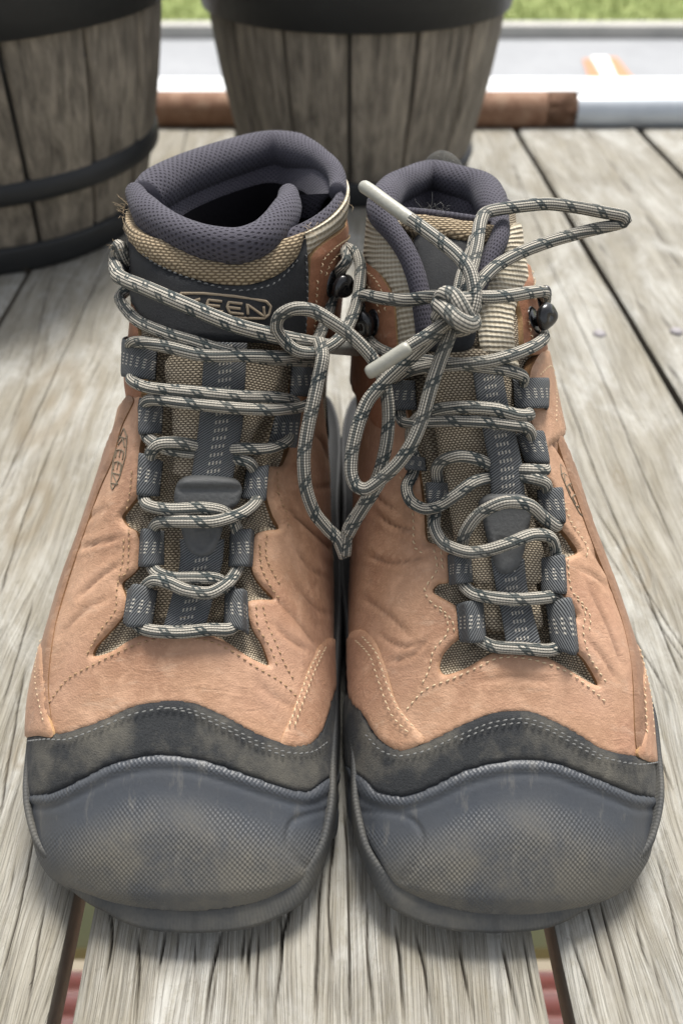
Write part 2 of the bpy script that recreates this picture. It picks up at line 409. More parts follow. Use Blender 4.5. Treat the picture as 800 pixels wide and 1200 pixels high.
def panel(bt, name, poly, t, mats, parent, res=.0016, edge=.0014, lift=0.0, smooth=True, disp=None, n=5, attr=None, rough=0.0, kind=None, label=None, uvq=None):
    M = np.array([bt.LU, bt.LV])
    if uvq is None:
        poly3 = [(p[0], p[1], p[2] if len(p) > 2 else 0) for p in poly]
        pp = catmull(np.array(poly3, float), n, True) if smooth else np.array(poly3, float)
        Q = bt.path_uv(pp)*M
    else: Q = np.asarray(uvq, float)*M
    Q = resample(Q, .0010, True)
    lo, hi = Q.min(0), Q.max(0); gx, gy = np.meshgrid(np.arange(lo[0], hi[0], res), np.arange(lo[1], hi[1], res), indexing='ij')
    gy = gy+(np.arange(gx.shape[0]) % 2)[:, None]*res*.5
    G = np.stack([gx.ravel(), gy.ravel()], 1); G = G[in_poly(G, Q)]
    dd = dist_line(G, Q); G = G[dd > res*.45]
    # inner ring so the rounded edge has its own row of points
    A = np.vstack([Q, G]); nb = len(Q)
    r = delaunay_2d_cdt([Vector(p) for p in A], [], [list(range(nb))], 1, 1e-7)
    V2 = np.array([(v[0], v[1]) for v in r[0]]); F = [tuple(f) for f in r[2]]
    dist = dist_line(V2, Q); u, v = V2[:, 0]/M[0], V2[:, 1]/M[1]
    h = lift+t*(.35+.65*np.sqrt(np.clip(dist/edge, 0, 1)*(2-np.clip(dist/edge, 0, 1))))
    P0 = bt.S(u, v)
    if disp is not None: h = h+disp(to_px(bt.S(u, v, np.full(len(u), SKIN))), dist, V2)*sstep(dist/(edge*1.2))
    if rough: h = h+rough*(fbm(V2[:, 0]*140, V2[:, 1]*140)-.47)*sstep(dist/.002)
    P = bt.S(u, v, h)
    # orientation
    a, b, c = P[[f[0] for f in F]], P[[f[1] for f in F]], P[[f[2] for f in F]]
    nn = np.cross(b-a, c-a); ns = bt.S(u, v, 1.0)-P0; ok = np.einsum('ij,ij->i', nn, ns[[f[0] for f in F]]) < 0
    F = [f[::-1] if k else f for f, k in zip(F, ok)]
    # skirt from the true boundary edges
    ec = {}
    for f in F:
        for k in range(3):
            e = (f[k], f[(k+1) % 3]); ke = (min(e), max(e)); ec.setdefault(ke, []).append(e)
    be = [e[0] for e in ec.values() if len(e) == 1]; ids = sorted({i for e in be for i in e}); mp = {i: len(P)+k for k, i in enumerate(ids)}
    low = bt.S(u[ids], v[ids], np.full(len(ids), min(lift, .001)-.0022))
    dup = {i: len(P)+len(ids)+k for k, i in enumerate(ids)}
    Vv = np.vstack([P, low, P[ids]]); SK = [(dup[b_], dup[a_], mp[a_], mp[b_]) for a_, b_ in be]
    uvv = np.vstack([V2, V2[ids], V2[ids]])
    at = {'edge': np.r_[1-sstep(dist/.0022), np.ones(2*len(ids))]}
    if attr is not None:
        for k, fn in attr.items():
            a0 = fn(to_px(bt.S(u, v, np.full(len(u), SKIN))), dist, V2); at[k] = np.r_[a0, a0[ids], a0[ids]]
    mi = [0]*len(F)+[1 if isinstance(mats, (list, tuple)) and len(mats) > 1 else 0]*len(SK)
    o = mk(name, Vv, F+SK, mats, parent, uv=uvv, mi=mi, attr=at, kind=kind)
    if label: o['label'] = label
    return o

def stitches(bt, name, paths, h, mat, parent, L=.0015, gap=.0026, wd=.00045, label=None):
    acc = Acc()
    for p in paths:
        q = catmull(np.array(p, float)[:, :2], 6); W = np.array([bt.pt(x, y, h) for x, y in q])
        Wn = np.array([bt.pt(x, y, h+1) for x, y in q])-W
        Z = resample(np.hstack([W, Wn]), gap)
        for k in range(len(Z)-1):
            a = Z[k, :3]; n_ = Z[k, 3:]; n_ = n_/np.linalg.norm(n_); d = Z[k+1, :3]-a; d = d/(np.linalg.norm(d)+1e-9)
            d = d+.18*np.cross(n_, d); d /= np.linalg.norm(d); c = np.cross(n_, d)
            jj = 1+.25*(random.random()-.5); ll = L*jj
            pts = []
            for (x, hh, ww) in ((-.5, -.0003, .5), (-.22, .0003, 1), (.22, .0003, 1), (.5, -.0003, .5)):
                for sg in (-1, 1): pts.append(a+d*ll*x+c*wd*ww*sg*.6+n_*(hh-.0001)); 
                pts.append(a+d*ll*x+n_*(hh+.0002))
            F = []
            for i in range(3):
                o = i*3; F += [(o, o+2, o+5, o+3), (o+2, o+1, o+4, o+5)]
            acc.add(pts, F)
    o = acc.mk(name, mat, parent, kind='stuff')
    if label: o['label'] = label
    return o

def tube_vf(P, r, sides=14, squash=1.0, caps=True, taper=None, up=None):
    P = np.asarray(P, float); n = len(P); T = np.gradient(P, axis=0); T /= np.linalg.norm(T, axis=1, keepdims=True)+1e-12
    ref = np.array((0, -.6, .8)) if up is None else up
    X = []; x = np.cross(T[0], ref); x /= np.linalg.norm(x)+1e-9
    for k in range(n):
        x = x-T[k]*(x@T[k]); x /= np.linalg.norm(x)+1e-9
        y = np.cross(x, T[k]); tgt = np.cross(T[k], ref)
        if np.linalg.norm(tgt) > .3: x = x*.9+.1*(tgt/np.linalg.norm(tgt)) if squash != 1 else x; x /= np.linalg.norm(x)
        X.append(x.copy())
    X = np.array(X); Yv = np.cross(X, T)
    a = np.linspace(0, 2*math.pi, sides+1); s_ = np.r_[0, np.cumsum(np.linalg.norm(np.diff(P, axis=0), axis=1))]
    rr = r*np.ones(n) if taper is None else r*np.asarray(taper)
    V = P[:, None]+rr[:, None, None]*(np.cos(a)[None, :, None]*X[:, None]+squash*np.sin(a)[None, :, None]*Yv[:, None])
    V = V.reshape(-1, 3); uv = np.stack(np.meshgrid(s_, a/(2*math.pi), indexing='ij'), -1).reshape(-1, 2)
    F = grid_faces(n, sides+1)
    F = [f[::-1] for f in F]
    if caps:
        m = sides+1; F.append(tuple(range(sides))); F.append(tuple((n-1)*m+k for k in range(sides))[::-1])
    return V, F, uv
def lace_pts(bt, pts, step=.0011):
    pts = [(p[0], p[1], p[2]*.55+.6 if 0 < p[2] <= 5 else p[2]) for p in pts]
    W = np.array([bt.pt(*p) for p in pts]); return resample(catmull(W, 8), step)
def lace_seg(acc, bt, pts, r=.0023, squash=.84):
    P = lace_pts(bt, pts); V, F, uv = tube_vf(P, r, 16, squash); uv = uv+np.array([random.random()*.01, random.random()]); acc.add(V, F, uv); return P

def ruled(bt, name, A, B, hf, mat, parent, n=26, m=12, th=.0009, along='A', label=None, W=None):
    """strip between traced edges A and B (pixel polylines); s runs along the edges, w from A to B"""
    A = resample(catmull(np.array(A, float), 6), 1.0); B = resample(catmull(np.array(B, float), 6), 1.0)
    ia = np.linspace(0, 1, n); f = lambda Q: np.stack([np.interp(ia*(len(Q)-1), np.arange(len(Q)), Q[:, k]) for k in (0, 1)], 1)
    A, B = f(A), f(B); w_ = np.linspace(0, 1, m); top = np.empty((n, m, 3)); bot = np.empty((n, m, 3))
    for i in range(n):
        for j in range(m):
            p = A[i]*(1-w_[j])+B[i]*w_[j]; h = hf(ia[i], w_[j]); u, v = bt.uv(*p)
            rnd = 1-.35*max(0, abs(w_[j]-.5)*2-.8)/.2
            q = bt.S(np.array([u, u]), np.array([v, v]), np.array([h+th*(rnd-1), h-th])); top[i, j], bot[i, j] = q
    sl_ = np.r_[0, np.cumsum(np.linalg.norm(np.diff(top[:, m//2], axis=0), axis=1))]
    wd = np.mean(np.linalg.norm(top[:, 0]-top[:, -1], axis=1)) if W is None else W
    uv = np.stack(np.meshgrid(sl_, (w_-.5)*wd, indexing='ij'), -1).reshape(-1, 2)
    Ft = grid_faces(n, m); k = n*m; Fb = [tuple(x+k for x in f_[::-1]) for f_ in Ft]
    ring = [i*m for i in range(n)]+[(n-1)*m+j for j in range(1, m)]+[i*m+m-1 for i in range(n-2, -1, -1)]+[j for j in range(m-2, 0, -1)]
    Fs = [(ring[a], ring[(a+1) % len(ring)], ring[(a+1) % len(ring)]+k, ring[a]+k) for a in range(len(ring))]
    V = np.vstack([top.reshape(-1, 3), bot.reshape(-1, 3)]); F = Ft+Fb+Fs
    # orient outward
    nn = np.cross(top[1, 0]-top[0, 0], top[0, 1]-top[0, 0]); cv = np.array((0, 0, CZ))-top[0, 0]
    if nn@cv > 0: F = [f_[::-1] for f_ in F]
    F = [f_[::-1] for f_ in F]
    o = mk(name, V, F, mat, parent, uv=np.vstack([uv, uv]))
    if label: o['label'] = label
    return o

def loop_h(base, top, peak=.62, flip=False):
    def f(s_, w_):
        if flip: s_ = 1-s_
        if s_ < peak: h = base+(top-base)*sstep(np.float64(s_/peak))
        else:
            q = (s_-peak)/(1-peak); h = top*math.sqrt(max(0, 1-q*q*.93))
        return max(h, .0006)
    return f

# tables: Yt zt Ye ze cx wl wr e1 e2 k
LT = [
 (.1040, .0100, .1005, .0060, -.0505, .0005, .0005, .85, .85, 0),
 (.1065, .0160, .1030, .0055, -.0505, .0165, .0165, .85, .85, 0),
 (.1097, .0212, .1065, .0050, -.0510, .0242, .0242, .84, .85, 0),
 (.1143, .0272, .1110, .0050, -.0530, .0328, .0328, .83, .83, 0),
 (.1210, .0345, .1180, .0050, -.0555, .0424, .0422, .82, .82, 0),
 (.1287, .0412, .1260, .0050, -.0575, .0498, .0494, .80, .80, 0),
 (.1422, .0527, .1400, .0050, -.0590, .0550, .0543, .76, .78, 0),
 (.1575, .0635, .1560, .0050, -.0600, .0575, .0556, .76, .79, 0),
 (.1760, .0775, .1780, .0050, -.0605, .0605, .0590, .78, .84, 0),
 (.2005, .0960, .2150, .0050, -.0590, .0600, .0570, .84, .90, 0),
 (.2178, .1140, .2650, .0050, -.0560, .0575, .0540, .90, .95, .1),
 (.2350, .1320, .3300, .0060, -.0530, .0535, .0500, .95, 1.0, .35),
 (.2508, .1510, .3900, .0300, -.0500, .0480, .0460, 1.0, 1.0, .75),
 (.2640, .1660, .4020, .1100, -.0455, .0455, .0465, 1.0, 1.0, 1),
 (.2740, .1760, .3980, .1690, -.0435, .0480, .0495, 1.0, 1.0, 1)]
LT = [list(r) for r in LT]
for r, d in zip(LT, (0, 0, 0, 0, 0, 0, 0, 0, .0015, .002, .001, 0, 0, 0, 0)):
    r[5] = max(r[5]-d*.6, .0004); r[6] = max(r[6]-d*1.3, .0004); r[4] += 0
for r, d in zip(LT, (0, 0, 0, 0, 0, 0, .0005, .0012, .0020, .0028, .0028, .002, .001, 0, 0)): r[5] += d
RT = [list(r) for r in LT]; RT[-2][5], RT[-2][6] = .0440, .0440; RT[-1][5], RT[-1][6] = .0455, .0435
for r, d in zip(RT, (0, 0, 0, 0, 0, 0, .0005, .0012, .0020, .0028, .0028, .002, .001, 0, 0)): r[5] -= d
for r in RT:
    r[4] = -r[4]; r[5], r[6] = r[6], r[5]
# the right boot stands a touch closer and its shaft leans inward
for r, dc, dw in zip(RT, (.004, .003, .003, .003, .002, .0015, .001, .0005, .0, -.0005, -.001, -.002, -.003, -.003, -.003), (0, 0, 0, 0, 0, 0, 0, 0, 0, 0, 0, -.0005, -.0015, -.0035, -.006)):
    r[4] += dc; r[5] = max(r[5]+dw, .0004); r[6] = max(r[6]+dw, .0004)
RT[-2][0:4] = [.2760, .1680, .388, .110]; RT[-1][0:4] = [.2960, .1775, .374, .166]
BL, BR = Boot(LT, .62, (.001, .006), .012, 1.8), Boot(RT, .86, (0, 0), 0.0, 1.25)


def sole_part(bt, T, root, sg):
    rows = [(.1005, .0505, .0008, .0008), (.1012, .0505, .0125, .0125), (.1024, .0500, .0195, .0190), (.1045, .0500, .0258, .0255), (.1066, .0500, .0302, .0300), (.109, .0510, .0356, .0354), (.113, .0530, .0412, .0410),
            (.118, .0555, .0466, .0464), (.1255, .0575, .0520, .0518), (.140, .0590, .0568, .0560), (.156, .0600, .0590, .0570), (.178, .0605, .0610, .0575), (.215, .0590, .0600, .0570)]
    rows = [(Y, -c*sg+(0 if sg > 0 else .0015), (wo if sg > 0 else wi), (wi if sg > 0 else wo)) for Y, c, wo, wi in rows]
    cx = T[9][4]
    for Y, dx, wo, wi in ((.25, .006, .0525, .0515), (.30, .011, .0460, .0450), (.35, .014, .0430, .0430), (.385, .015, .0370, .0370), (.402, .015, .0225, .0225), (.408, .015, .0008, .0008)):
        c = cx+dx*sg; rows.append((Y, c, wo, wi) if sg > 0 else (Y, c, wi, wo))
    R = np.array(rows); Ys = np.r_[R[0, 0]+(.112-R[0, 0])*np.linspace(0, 1, 22)**1.8, np.linspace(.114, .385, 70), np.linspace(.388, .408, 12)]
    g = [hermite(Ys, R[:, 0], R[:, k]) for k in (1, 2, 3)]
    left = np.stack([g[0]-g[1], Ys], 1); right = np.stack([g[0]+g[2], Ys], 1)
    O = resample(np.vstack([left, right[::-1]]), .0025, True); c0 = O.mean(0)
    T_ = np.roll(O, -1, 0)-np.roll(O, 1, 0); T_ /= np.linalg.norm(T_, axis=1, keepdims=True); nrm = np.stack([T_[:, 1], -T_[:, 0]], 1)
    if ((O+nrm*.001-c0)**2).sum() < ((O-c0)**2).sum(): nrm = -nrm
    Y = O[:, 1]; spring = .0035*sstep((.145-Y)/.045); zt = .0185+.0125*sstep((Y-.100)/.045)
    s_ = np.r_[0, np.cumsum(np.linalg.norm(np.diff(O, axis=0), axis=1))]
    tf = sstep((.128-Y)/.026); t2 = sstep((.175-Y)/.03)
    def ring(off, z, bk=0.0): return np.c_[O+nrm*(off-.0010*t2+.0012*tf-bk*tf**1.5)[:, None], z]
    base = .004+spring
    lev = [ring(-.008, base), ring(-.0035, base+.0002), ring(-.0012, base+.0018), ring(.0012, base+.0045, -.0012), ring(.0024, base+(zt-base)*.5, .0008), ring(.0020, base+(zt-base)*.8, .0036), ring(.0016, zt-.0012, .0058), ring(.0008, zt-.0003, .0066), ring(-.0002, zt-.0006, .0068), ring(-.0010, zt-.0028, .0068), ring(-.006, zt-.004, .006)]
    V = np.concatenate(lev); n = len(O); F = grid_faces(len(lev), n, True); F.append(tuple(range(n))[::-1])
    F = [f[::-1] for f in F]
    uv = np.concatenate([np.c_[s_, np.full(n, k*.004)] for k in range(len(lev))])
    so = mk('outsole', V, F, SOLE_T, root, uv=uv)
    # tread blocks under the rim, touching the deck
    acc = Acc()
    Q = resample(O, .013, True)
    for k in range(len(Q)):
        p = Q[k]; t = Q[(k+1) % len(Q)]-Q[k-1]; t /= np.linalg.norm(t); nn = np.array((t[1], -t[0]))
        if (c0-p)@nn < 0: nn = -nn
        q = p+nn*(.0125+.006*float(sstep((.15-p[1])/.03))); sp = .0035*float(sstep((.145-q[1])/.045)); h = .0052
        z0 = sp*.9; V8 = []
        for a in (-1, 1):
            for b in (-1, 1):
                for z in (0, 1): e = q+t*a*.0042*(1-.12*(1-z))+nn*b*.0065*(1-.12*(1-z)); V8.append((e[0], e[1], z0+z*h))
        acc.add(V8, [(0, 1, 3, 2), (4, 6, 7, 5), (0, 4, 5, 1), (2, 3, 7, 6), (0, 2, 6, 4), (1, 5, 7, 3)])
    for yy in np.arange(.13, .39, .016):
        i = np.argmin(abs(Ys-yy)); 
        for fx in (-.45, 0, .45):
            x = g[0][i]+fx*(g[1][i]); v, f = box_vf(x, yy, .0028+.0035*float(sstep((.145-yy)/.045)), .012, .010, .0052); acc.add(v, f)
    acc.mk('tread', SOLE, so, smooth=False, kind='stuff')
    return so

def rim_pts(bt, v0, v1, inset=.0036, dz=.0012):
    v = np.r_[np.linspace(v0, 1, 14), np.linspace(0, v1, 14)[1:]]; P = bt.S(np.ones(len(v)), v); c = bt.S(np.ones(60), np.linspace(0, 1, 60)).mean(0)
    d = c-P; d[:, 2] = 0; d /= np.linalg.norm(d, axis=1, keepdims=True); P = P+d*inset; P[:, 2] += dz; return P
def collar(bt, root, roll, front, zs, mat=LINING, thin=.5, w0=.04, rad=.0074, prof=None):
    """padded roll round the ankle opening, tongue roll in front, and the lining going down inside"""
    def W(L):
        out = []
        for p in L:
            if isinstance(p[0], str): out += list(rim_pts(bt, p[1], p[2])); continue
            out.append(bt.pt(p[0], p[1], p[2]) if abs(p[2]) >= .5 else at_z(*p))
        return np.array(out)
    rl, fr = W(roll), W(front)
    P = resample(catmull(rl, 8), .002)
    for _ in range(3): P[3:-3] = np.mean([P[3+k:len(P)-3+k] for k in (-3, -2, -1, 0, 1, 2, 3)], axis=0)
    n = len(P); s_ = np.linspace(0, 1, n); tp = thin+(1-thin)*sstep((np.minimum(s_, 1-s_)-w0)/.12) if prof is None else np.interp(s_, *prof)
    V, F, uv = tube_vf(P, rad, 22, 1.10, True, tp); uv = uv*np.array([1, .042])
    mk('collar_padding', V, F, mat, root, uv=uv)
    P2 = resample(catmull(fr, 8), .002); s2 = np.linspace(0, 1, len(P2)); tp2 = .7+.3*sstep(np.minimum(s2, 1-s2)/.2)
    return rl, fr, P, P2, tp2

def inner_lining(root, loop, zs, name='lining', cap=True, mat=None):
    L = resample(loop, .0035, True); c = L.mean(0); rings = []
    for sc, dz in zs:
        q = L.copy(); q[:, :2] = c[:2]+(L[:, :2]-c[:2])*sc; q[:, 2] = L[:, 2]*(1-min(1, -dz/.05) if dz < 0 else 1)+(c[2])*(min(1, -dz/.05) if dz < 0 else 0)+dz; rings.append(q)
    V = np.concatenate(rings); n = len(L); F = grid_faces(len(rings), n, True)
    if cap: F.append(tuple((len(rings)-1)*n+k for k in range(n)))
    s_ = np.arange(n)*.0035; acc = 0; uv = []
    for k, r in enumerate(rings):
        if k: acc += np.linalg.norm(rings[k]-rings[k-1], axis=1).mean()
        uv.append(np.c_[s_, np.full(n, acc)])
    # flip towards the inside
    a, b, d = V[F[0][0]], V[F[0][1]], V[F[0][3]]; nn = np.cross(b-a, d-a)
    if nn@(c-a) < 0: F = [f[::-1] for f in F]
    return mk(name, V, F, mat or LINING, root, uv=np.concatenate(uv))

def body(bt, root, throat, tongue):
    V = bt.P.copy(); px = to_px((V+bt.Nn*SKIN*.5).reshape(-1, 3)).reshape(NU, NV, 2)
    view = np.array((0, 0, CZ))-V; front = np.einsum('ijk,ijk->ij', view, bt.Nn) > 0
    Q = catmull(np.array(throat, float), 4, True); fl = px.reshape(-1, 2)
    ins = in_poly(fl, Q); d = dist_line(fl, Q); h = np.where(ins, -.0024*sstep(d/5)-.0034*sstep((d-13)/10), 0)
    TQ = catmull(np.array(tongue, float), 4, True); it = in_poly(fl, TQ); dt = dist_line(fl, TQ)
    h = np.where(it, h+.0070*sstep(dt/8), h)
    h = h+np.where(ins, .0022*(fbm(V[..., 0].ravel()*330, V[..., 1].ravel()*60)-.5)*sstep(d/5), 0)
    h = h.reshape(NU, NV)*front
    V = V+bt.Nn*h[..., None]
    F = grid_faces(NU, NV)
    uu, vv = np.meshgrid(bt.us*bt.LU, np.linspace(0, 1, NV)*bt.LV, indexing='ij')
    return mk('knit_upper', V.reshape(-1, 3), F, KNIT, root, uv=np.stack([uu, vv], -1).reshape(-1, 2))

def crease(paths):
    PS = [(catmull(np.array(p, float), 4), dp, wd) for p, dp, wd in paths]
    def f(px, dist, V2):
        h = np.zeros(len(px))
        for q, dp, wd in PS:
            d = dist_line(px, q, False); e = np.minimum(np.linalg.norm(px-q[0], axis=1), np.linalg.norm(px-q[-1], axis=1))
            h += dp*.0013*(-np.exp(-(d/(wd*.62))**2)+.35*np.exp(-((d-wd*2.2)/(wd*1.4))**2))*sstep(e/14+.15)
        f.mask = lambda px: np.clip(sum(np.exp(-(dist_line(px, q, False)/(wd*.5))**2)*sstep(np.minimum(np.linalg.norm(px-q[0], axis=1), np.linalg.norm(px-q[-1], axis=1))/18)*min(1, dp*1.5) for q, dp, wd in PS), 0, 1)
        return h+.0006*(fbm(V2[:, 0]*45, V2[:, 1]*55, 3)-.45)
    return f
def toe_fns(top, grooves, s=1.0):
    TQ = catmull(np.array(top, float), 5); G = [catmull(np.array(g, float), 4) for g in grooves]
    def dt(px): return dist_line(px, TQ, False)
    def disp(px, dist, V2):
        d = dt(px); h = .0003*(1-sstep((d-11)/4))-.0007*np.exp(-((d-17)/4)**2)+.0026*sstep((d-22)/70)*sstep(dist/.010)
        for g in G: 
            dg = dist_line(px, g, False); h = h-.0007*np.exp(-(dg/3.0)**2)
        return h
    def tex(px, dist, V2):
        d = dt(px); wob = 10*(fbm(V2[:, 0]*60, V2[:, 1]*60)-.5)
        e = np.minimum(np.linalg.norm(px-TQ[0], axis=1), np.linalg.norm(px-TQ[-1], axis=1))
        return np.clip(sstep((14-d)/3)*.8+sstep((d-38+wob)/16)*sstep((e-55)/30), 0, 1)
    def dust(px, dist, V2):
        d = dt(px); return np.clip(.12+.95*sstep((d-35)/75), 0, 1)
    return disp, tex, dust

# ================================================================= LEFT BOOT
rootL = empty('hiking_boot', (-.055, .255, 0))
tag(rootL, 'left tan leather hiking boot with a bare lettered tongue, its lace drooping in a loop', 'boot', 'pair of hiking boots on the deck')
sole_part(BL, LT, rootL, 1)
throatL = [(165, 462), (166, 530), (168, 600), (165, 660), (150, 715), (122, 762), (150, 745), (195, 737), (235, 737), (268, 748), (300, 772), (306, 756), (290, 705), (296, 670), (300, 600), (316, 545), (340, 510), (346, 460), (350, 410), (250, 395), (165, 410)]
tongueL = [(200, 415), (203, 520), (207, 600), (206, 680), (200, 728), (246, 728), (256, 690), (260, 620), (276, 560), (306, 500), (325, 415)]

panel(BL, 'tongue_knit', [(198, 415), (200, 480), (203, 540), (206, 556), (270, 560), (302, 505), (322, 470), (328, 415)], .0015, [KNIT, KNIT], rootL, lift=.0005)
SEAM_L = [(31, 847), (52, 857), (79, 857), (121, 842), (157, 826), (194, 820), (226, 822), (262, 837), (299, 857), (336, 871), (362, 868), (375, 852), (386, 815), (396, 768)]
RIDGE_L = [(25, 922), (58, 928), (89, 915), (131, 894), (173, 884), (205, 884), (241, 890), (278, 902), (315, 915), (357, 926), (383, 910), (397, 890)]
leatherL = [(31, 852, -.05), (52, 863), (79, 863), (121, 848), (157, 832), (194, 826), (226, 828), (262, 843), (299, 863), (336, 877), (362, 874), (377, 856), (388, 820), (398, 770, .05),
  (396, 700, .07), (390, 620, .07), (380, 540, .06), (370, 480, .05), (364, 440, .03), (352, 440), (349, 484), (345, 516), (334, 545),
  (322, 546), (316, 552), (315, 580), (322, 603), (330, 619), (318, 621), (301, 627), (297, 650), (298, 670), (308, 685), (323, 701), (306, 702), (292, 705), (293, 722), (298, 738), (309, 755), (317, 779),
  (303, 775), (288, 767), (262, 750), (231, 740), (194, 739), (157, 747), (128, 764), (107, 769), (110, 758), (122, 745), (142, 723), (148, 706), (141, 684), (152, 674), (161, 664), (163, 642), (158, 623), (148, 617), (140, 605), (150, 592), (160, 578), (163, 545), (160, 528), (164, 500), (162, 462),
  (150, 462, -.02), (134, 480, -.05), (118, 520, -.06), (98, 565, -.06), (78, 620, -.06), (56, 685, -.06), (40, 745, -.06), (30, 800, -.05)]
il = leatherL.index((352, 440)); ir = leatherL.index((162, 462))
body(BL, rootL, [p[:2] for p in leatherL[il:ir+1]]+[(160, 400), (250, 395), (352, 400)], tongueL)
crL = crease([([(94, 642), (118, 636), (142, 629)], .7, 3), ([(92, 700), (118, 676), (143, 660)], .6, 3), ([(100, 612), (112, 602), (126, 596)], .45, 3), ([(70, 745), (100, 715), (128, 700)], .4, 4),
  ([(336, 592), (352, 610), (372, 628), (388, 645)], .8, 4), ([(340, 565), (365, 570), (390, 571)], .5, 3), ([(366, 505), (378, 520), (385, 545)], .6, 3), ([(318, 730), (340, 750), (362, 765)], .5, 3.5), ([(322, 700), (350, 730), (372, 760)], .45, 4), ([(350, 690), (372, 715), (388, 720)], .4, 3), ([(300, 800), (330, 822), (352, 832)], .3, 5), ([(345, 640), (362, 665), (385, 680)], .5, 3)])
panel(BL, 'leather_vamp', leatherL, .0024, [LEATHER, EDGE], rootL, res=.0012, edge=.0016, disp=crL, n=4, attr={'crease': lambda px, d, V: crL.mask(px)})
# folded strips along the outer edge and over the toe corner
panel(BL, 'edge_binding', [(150, 464), (143, 482), (128, 522), (111, 562), (92, 617), (71, 677), (56, 737), (47, 792), (44, 850), (56, 858), (62, 850), (58, 800), (66, 735), (82, 678), (101, 622), (118, 574), (133, 540), (144, 500), (158, 470)], .0014, [BIND, EDGE], rootL, lift=.0023, edge=.001, label='dark folded leather strip down the outer edge')
panel(BL, 'toe_overlay', [(396, 742, .03), (384, 748), (368, 765), (355, 800), (340, 840), (328, 872), (345, 876), (362, 873), (377, 855), (388, 818), (399, 768, .03)], .0013, [LEATHER, EDGE_L], rootL, lift=.0021, edge=.0012)
panel(BL, 'toe_overlay', [(36, 735, -.03), (52, 745), (56, 790), (58, 830), (66, 862), (50, 862), (31, 852, -.03), (30, 800, -.03)], .0011, [LEATHER, EDGE_L], rootL, lift=.0031, edge=.0012)
mudL = [(30, 842, -.06)]+SEAM_L[1:-1]+[(398, 765, .05), (400, 830, .07), (399, 893, .06)]+[(x, y+4) for x, y in RIDGE_L[::-1][1:-1]]+[(23, 925, -.06), (26, 880, -.07)]
panel(BL, 'mudguard', mudL, .0024, [SUEDE, SUEDE], rootL, res=.0014, edge=.0016, lift=.0008, rough=.0005)
dispL, texL, dustL = toe_fns(RIDGE_L, [[(392, 945), (352, 956), (338, 964), (333, 984), (342, 1002), (354, 1012)]])
toeL = [(23, 920, -.07)]+RIDGE_L[1:-1]+[(399, 885, .06), (397, 970, .05), (386, 984), (374, 1008), (348, 1038), (320, 1050), (278, 1062), (220, 1068), (157, 1062), (115, 1050), (79, 1038), (45, 1002), (26, 968, -.05)]
panel(BL, 'toe_cap', toeL, .0028, [RUBBER, RUBBER], rootL, res=.0012, edge=.0020, lift=.0008, disp=dispL, attr={'tex': texL, 'dust': dustL})
# collar area: side leather with the lace hook, ribbed knit, tongue top
lowL = BL.path_uv(catmull(np.array([(356, 296), (362, 300), (378, 286), (398, 272), (414, 262)], float), 4)); v0, v1 = BL.uv(354, 262)[1], lowL[-1, 1]
lowL = np.vstack([[BL.uv(355, 275)[0], v0], lowL, [lowL[-1, 0]-.03, .88]])
panel(BL, 'ribbed_collar', None, .0012, [RIB, RIB], rootL, lift=.0006, uvq=np.vstack([np.stack([np.full(12, .998), np.linspace(.88, v0, 12)], 1), lowL]))
panel(BL, 'ankle_leather', [(364, 318), (366, 300), (380, 286), (398, 274), (417, 262, .03), (419, 330, .05), (410, 380, .04), (392, 408), (378, 425), (362, 440), (352, 440), (356, 400), (362, 350)], .0022, [LEATHER_D, EDGE_L], rootL, lift=.0012, label='reddish brown leather piece carrying the lace hook')
panel(BL, 'ankle_leather', [(140, 318, -.03), (150, 330), (158, 365), (160, 400), (163, 462), (152, 464, -.02), (146, 400, -.02), (140, 360, -.03)], .0020, [LEATHER_D, EDGE_L], rootL, lift=.0006)
pL = panel(BL, 'tongue_patch', [(140, 262, -.02), (160, 292), (200, 318), (240, 330), (275, 334), (310, 328), (335, 312), (352, 290), (358, 275), (362, 320), (360, 380), (356, 405), (300, 402), (250, 400), (200, 395), (168, 380), (152, 345), (142, 300, -.02)], .0022, [PATCH, PATCH], rootL, lift=.0012, rough=.0004)
panel(BL, 'tongue_trim', [(146, 236), (154, 240), (168, 262), (195, 283), (235, 300), (275, 307), (305, 300), (328, 284), (340, 262), (347, 246), (354, 250), (356, 270), (348, 300), (325, 322), (290, 334), (250, 332), (205, 319), (165, 296), (146, 262)], .0026, [KNIT_L, KNIT_L], rootL, lift=.0018, label='sand coloured knit trim round the tongue top')
rollL = [('rim', .69, .30)]
frontL = [(160, 228, .178), (166, 240, .178), (180, 256, .178), (206, 273, .178), (240, 285, .178), (278, 289, .178), (306, 280, .178), (326, 262, .178), (337, 244, .178), (338, 230, .177)]
def do_collar(bt, root, roll, front, fm=LINING, fr_r=.0062, fdz=.0022, **k):
    rl, fr, P, P2, tp2 = collar(bt, root, roll, front, None, **k)
    rim = bt.S(np.ones(120), np.linspace(0, 1, 121)[:-1], np.zeros(120)); inner_lining(root, rim, [(1.0, 0), (.965, fdz), (.92, fdz-.001), (.86, -.006), (.82, -.02)], 'collar_facing', False)
    V, F, uv = tube_vf(P2, fr_r, 22, 1.15, True, tp2); mk('tongue_padding', V, F, fm, root, uv=uv*np.array([1, .04]))
    loop = np.vstack([fr, rl])
    lp_ = catmull(loop, 6, True)
    inner_lining(root, lp_, [(1.0, 0), (.94, -.001), (.85, -.004), (.79, -.008), (.755, -.011)], 'lining', False)
    inner_lining(root, lp_, [(.76, -.0105), (.73, -.018), (.72, -.045), (.80, -.08), (.85, -.12), (.8, -.14)], 'shaded_lining', True, LINING_SHADE)  # lower lining rings, darkness inside the boot put into their colour
do_collar(BL, rootL, rollL, frontL, rad=.0084, prof=([0, .12, .24, .40, .94, 1], [.40, .46, .55, 1, 1, .8]))
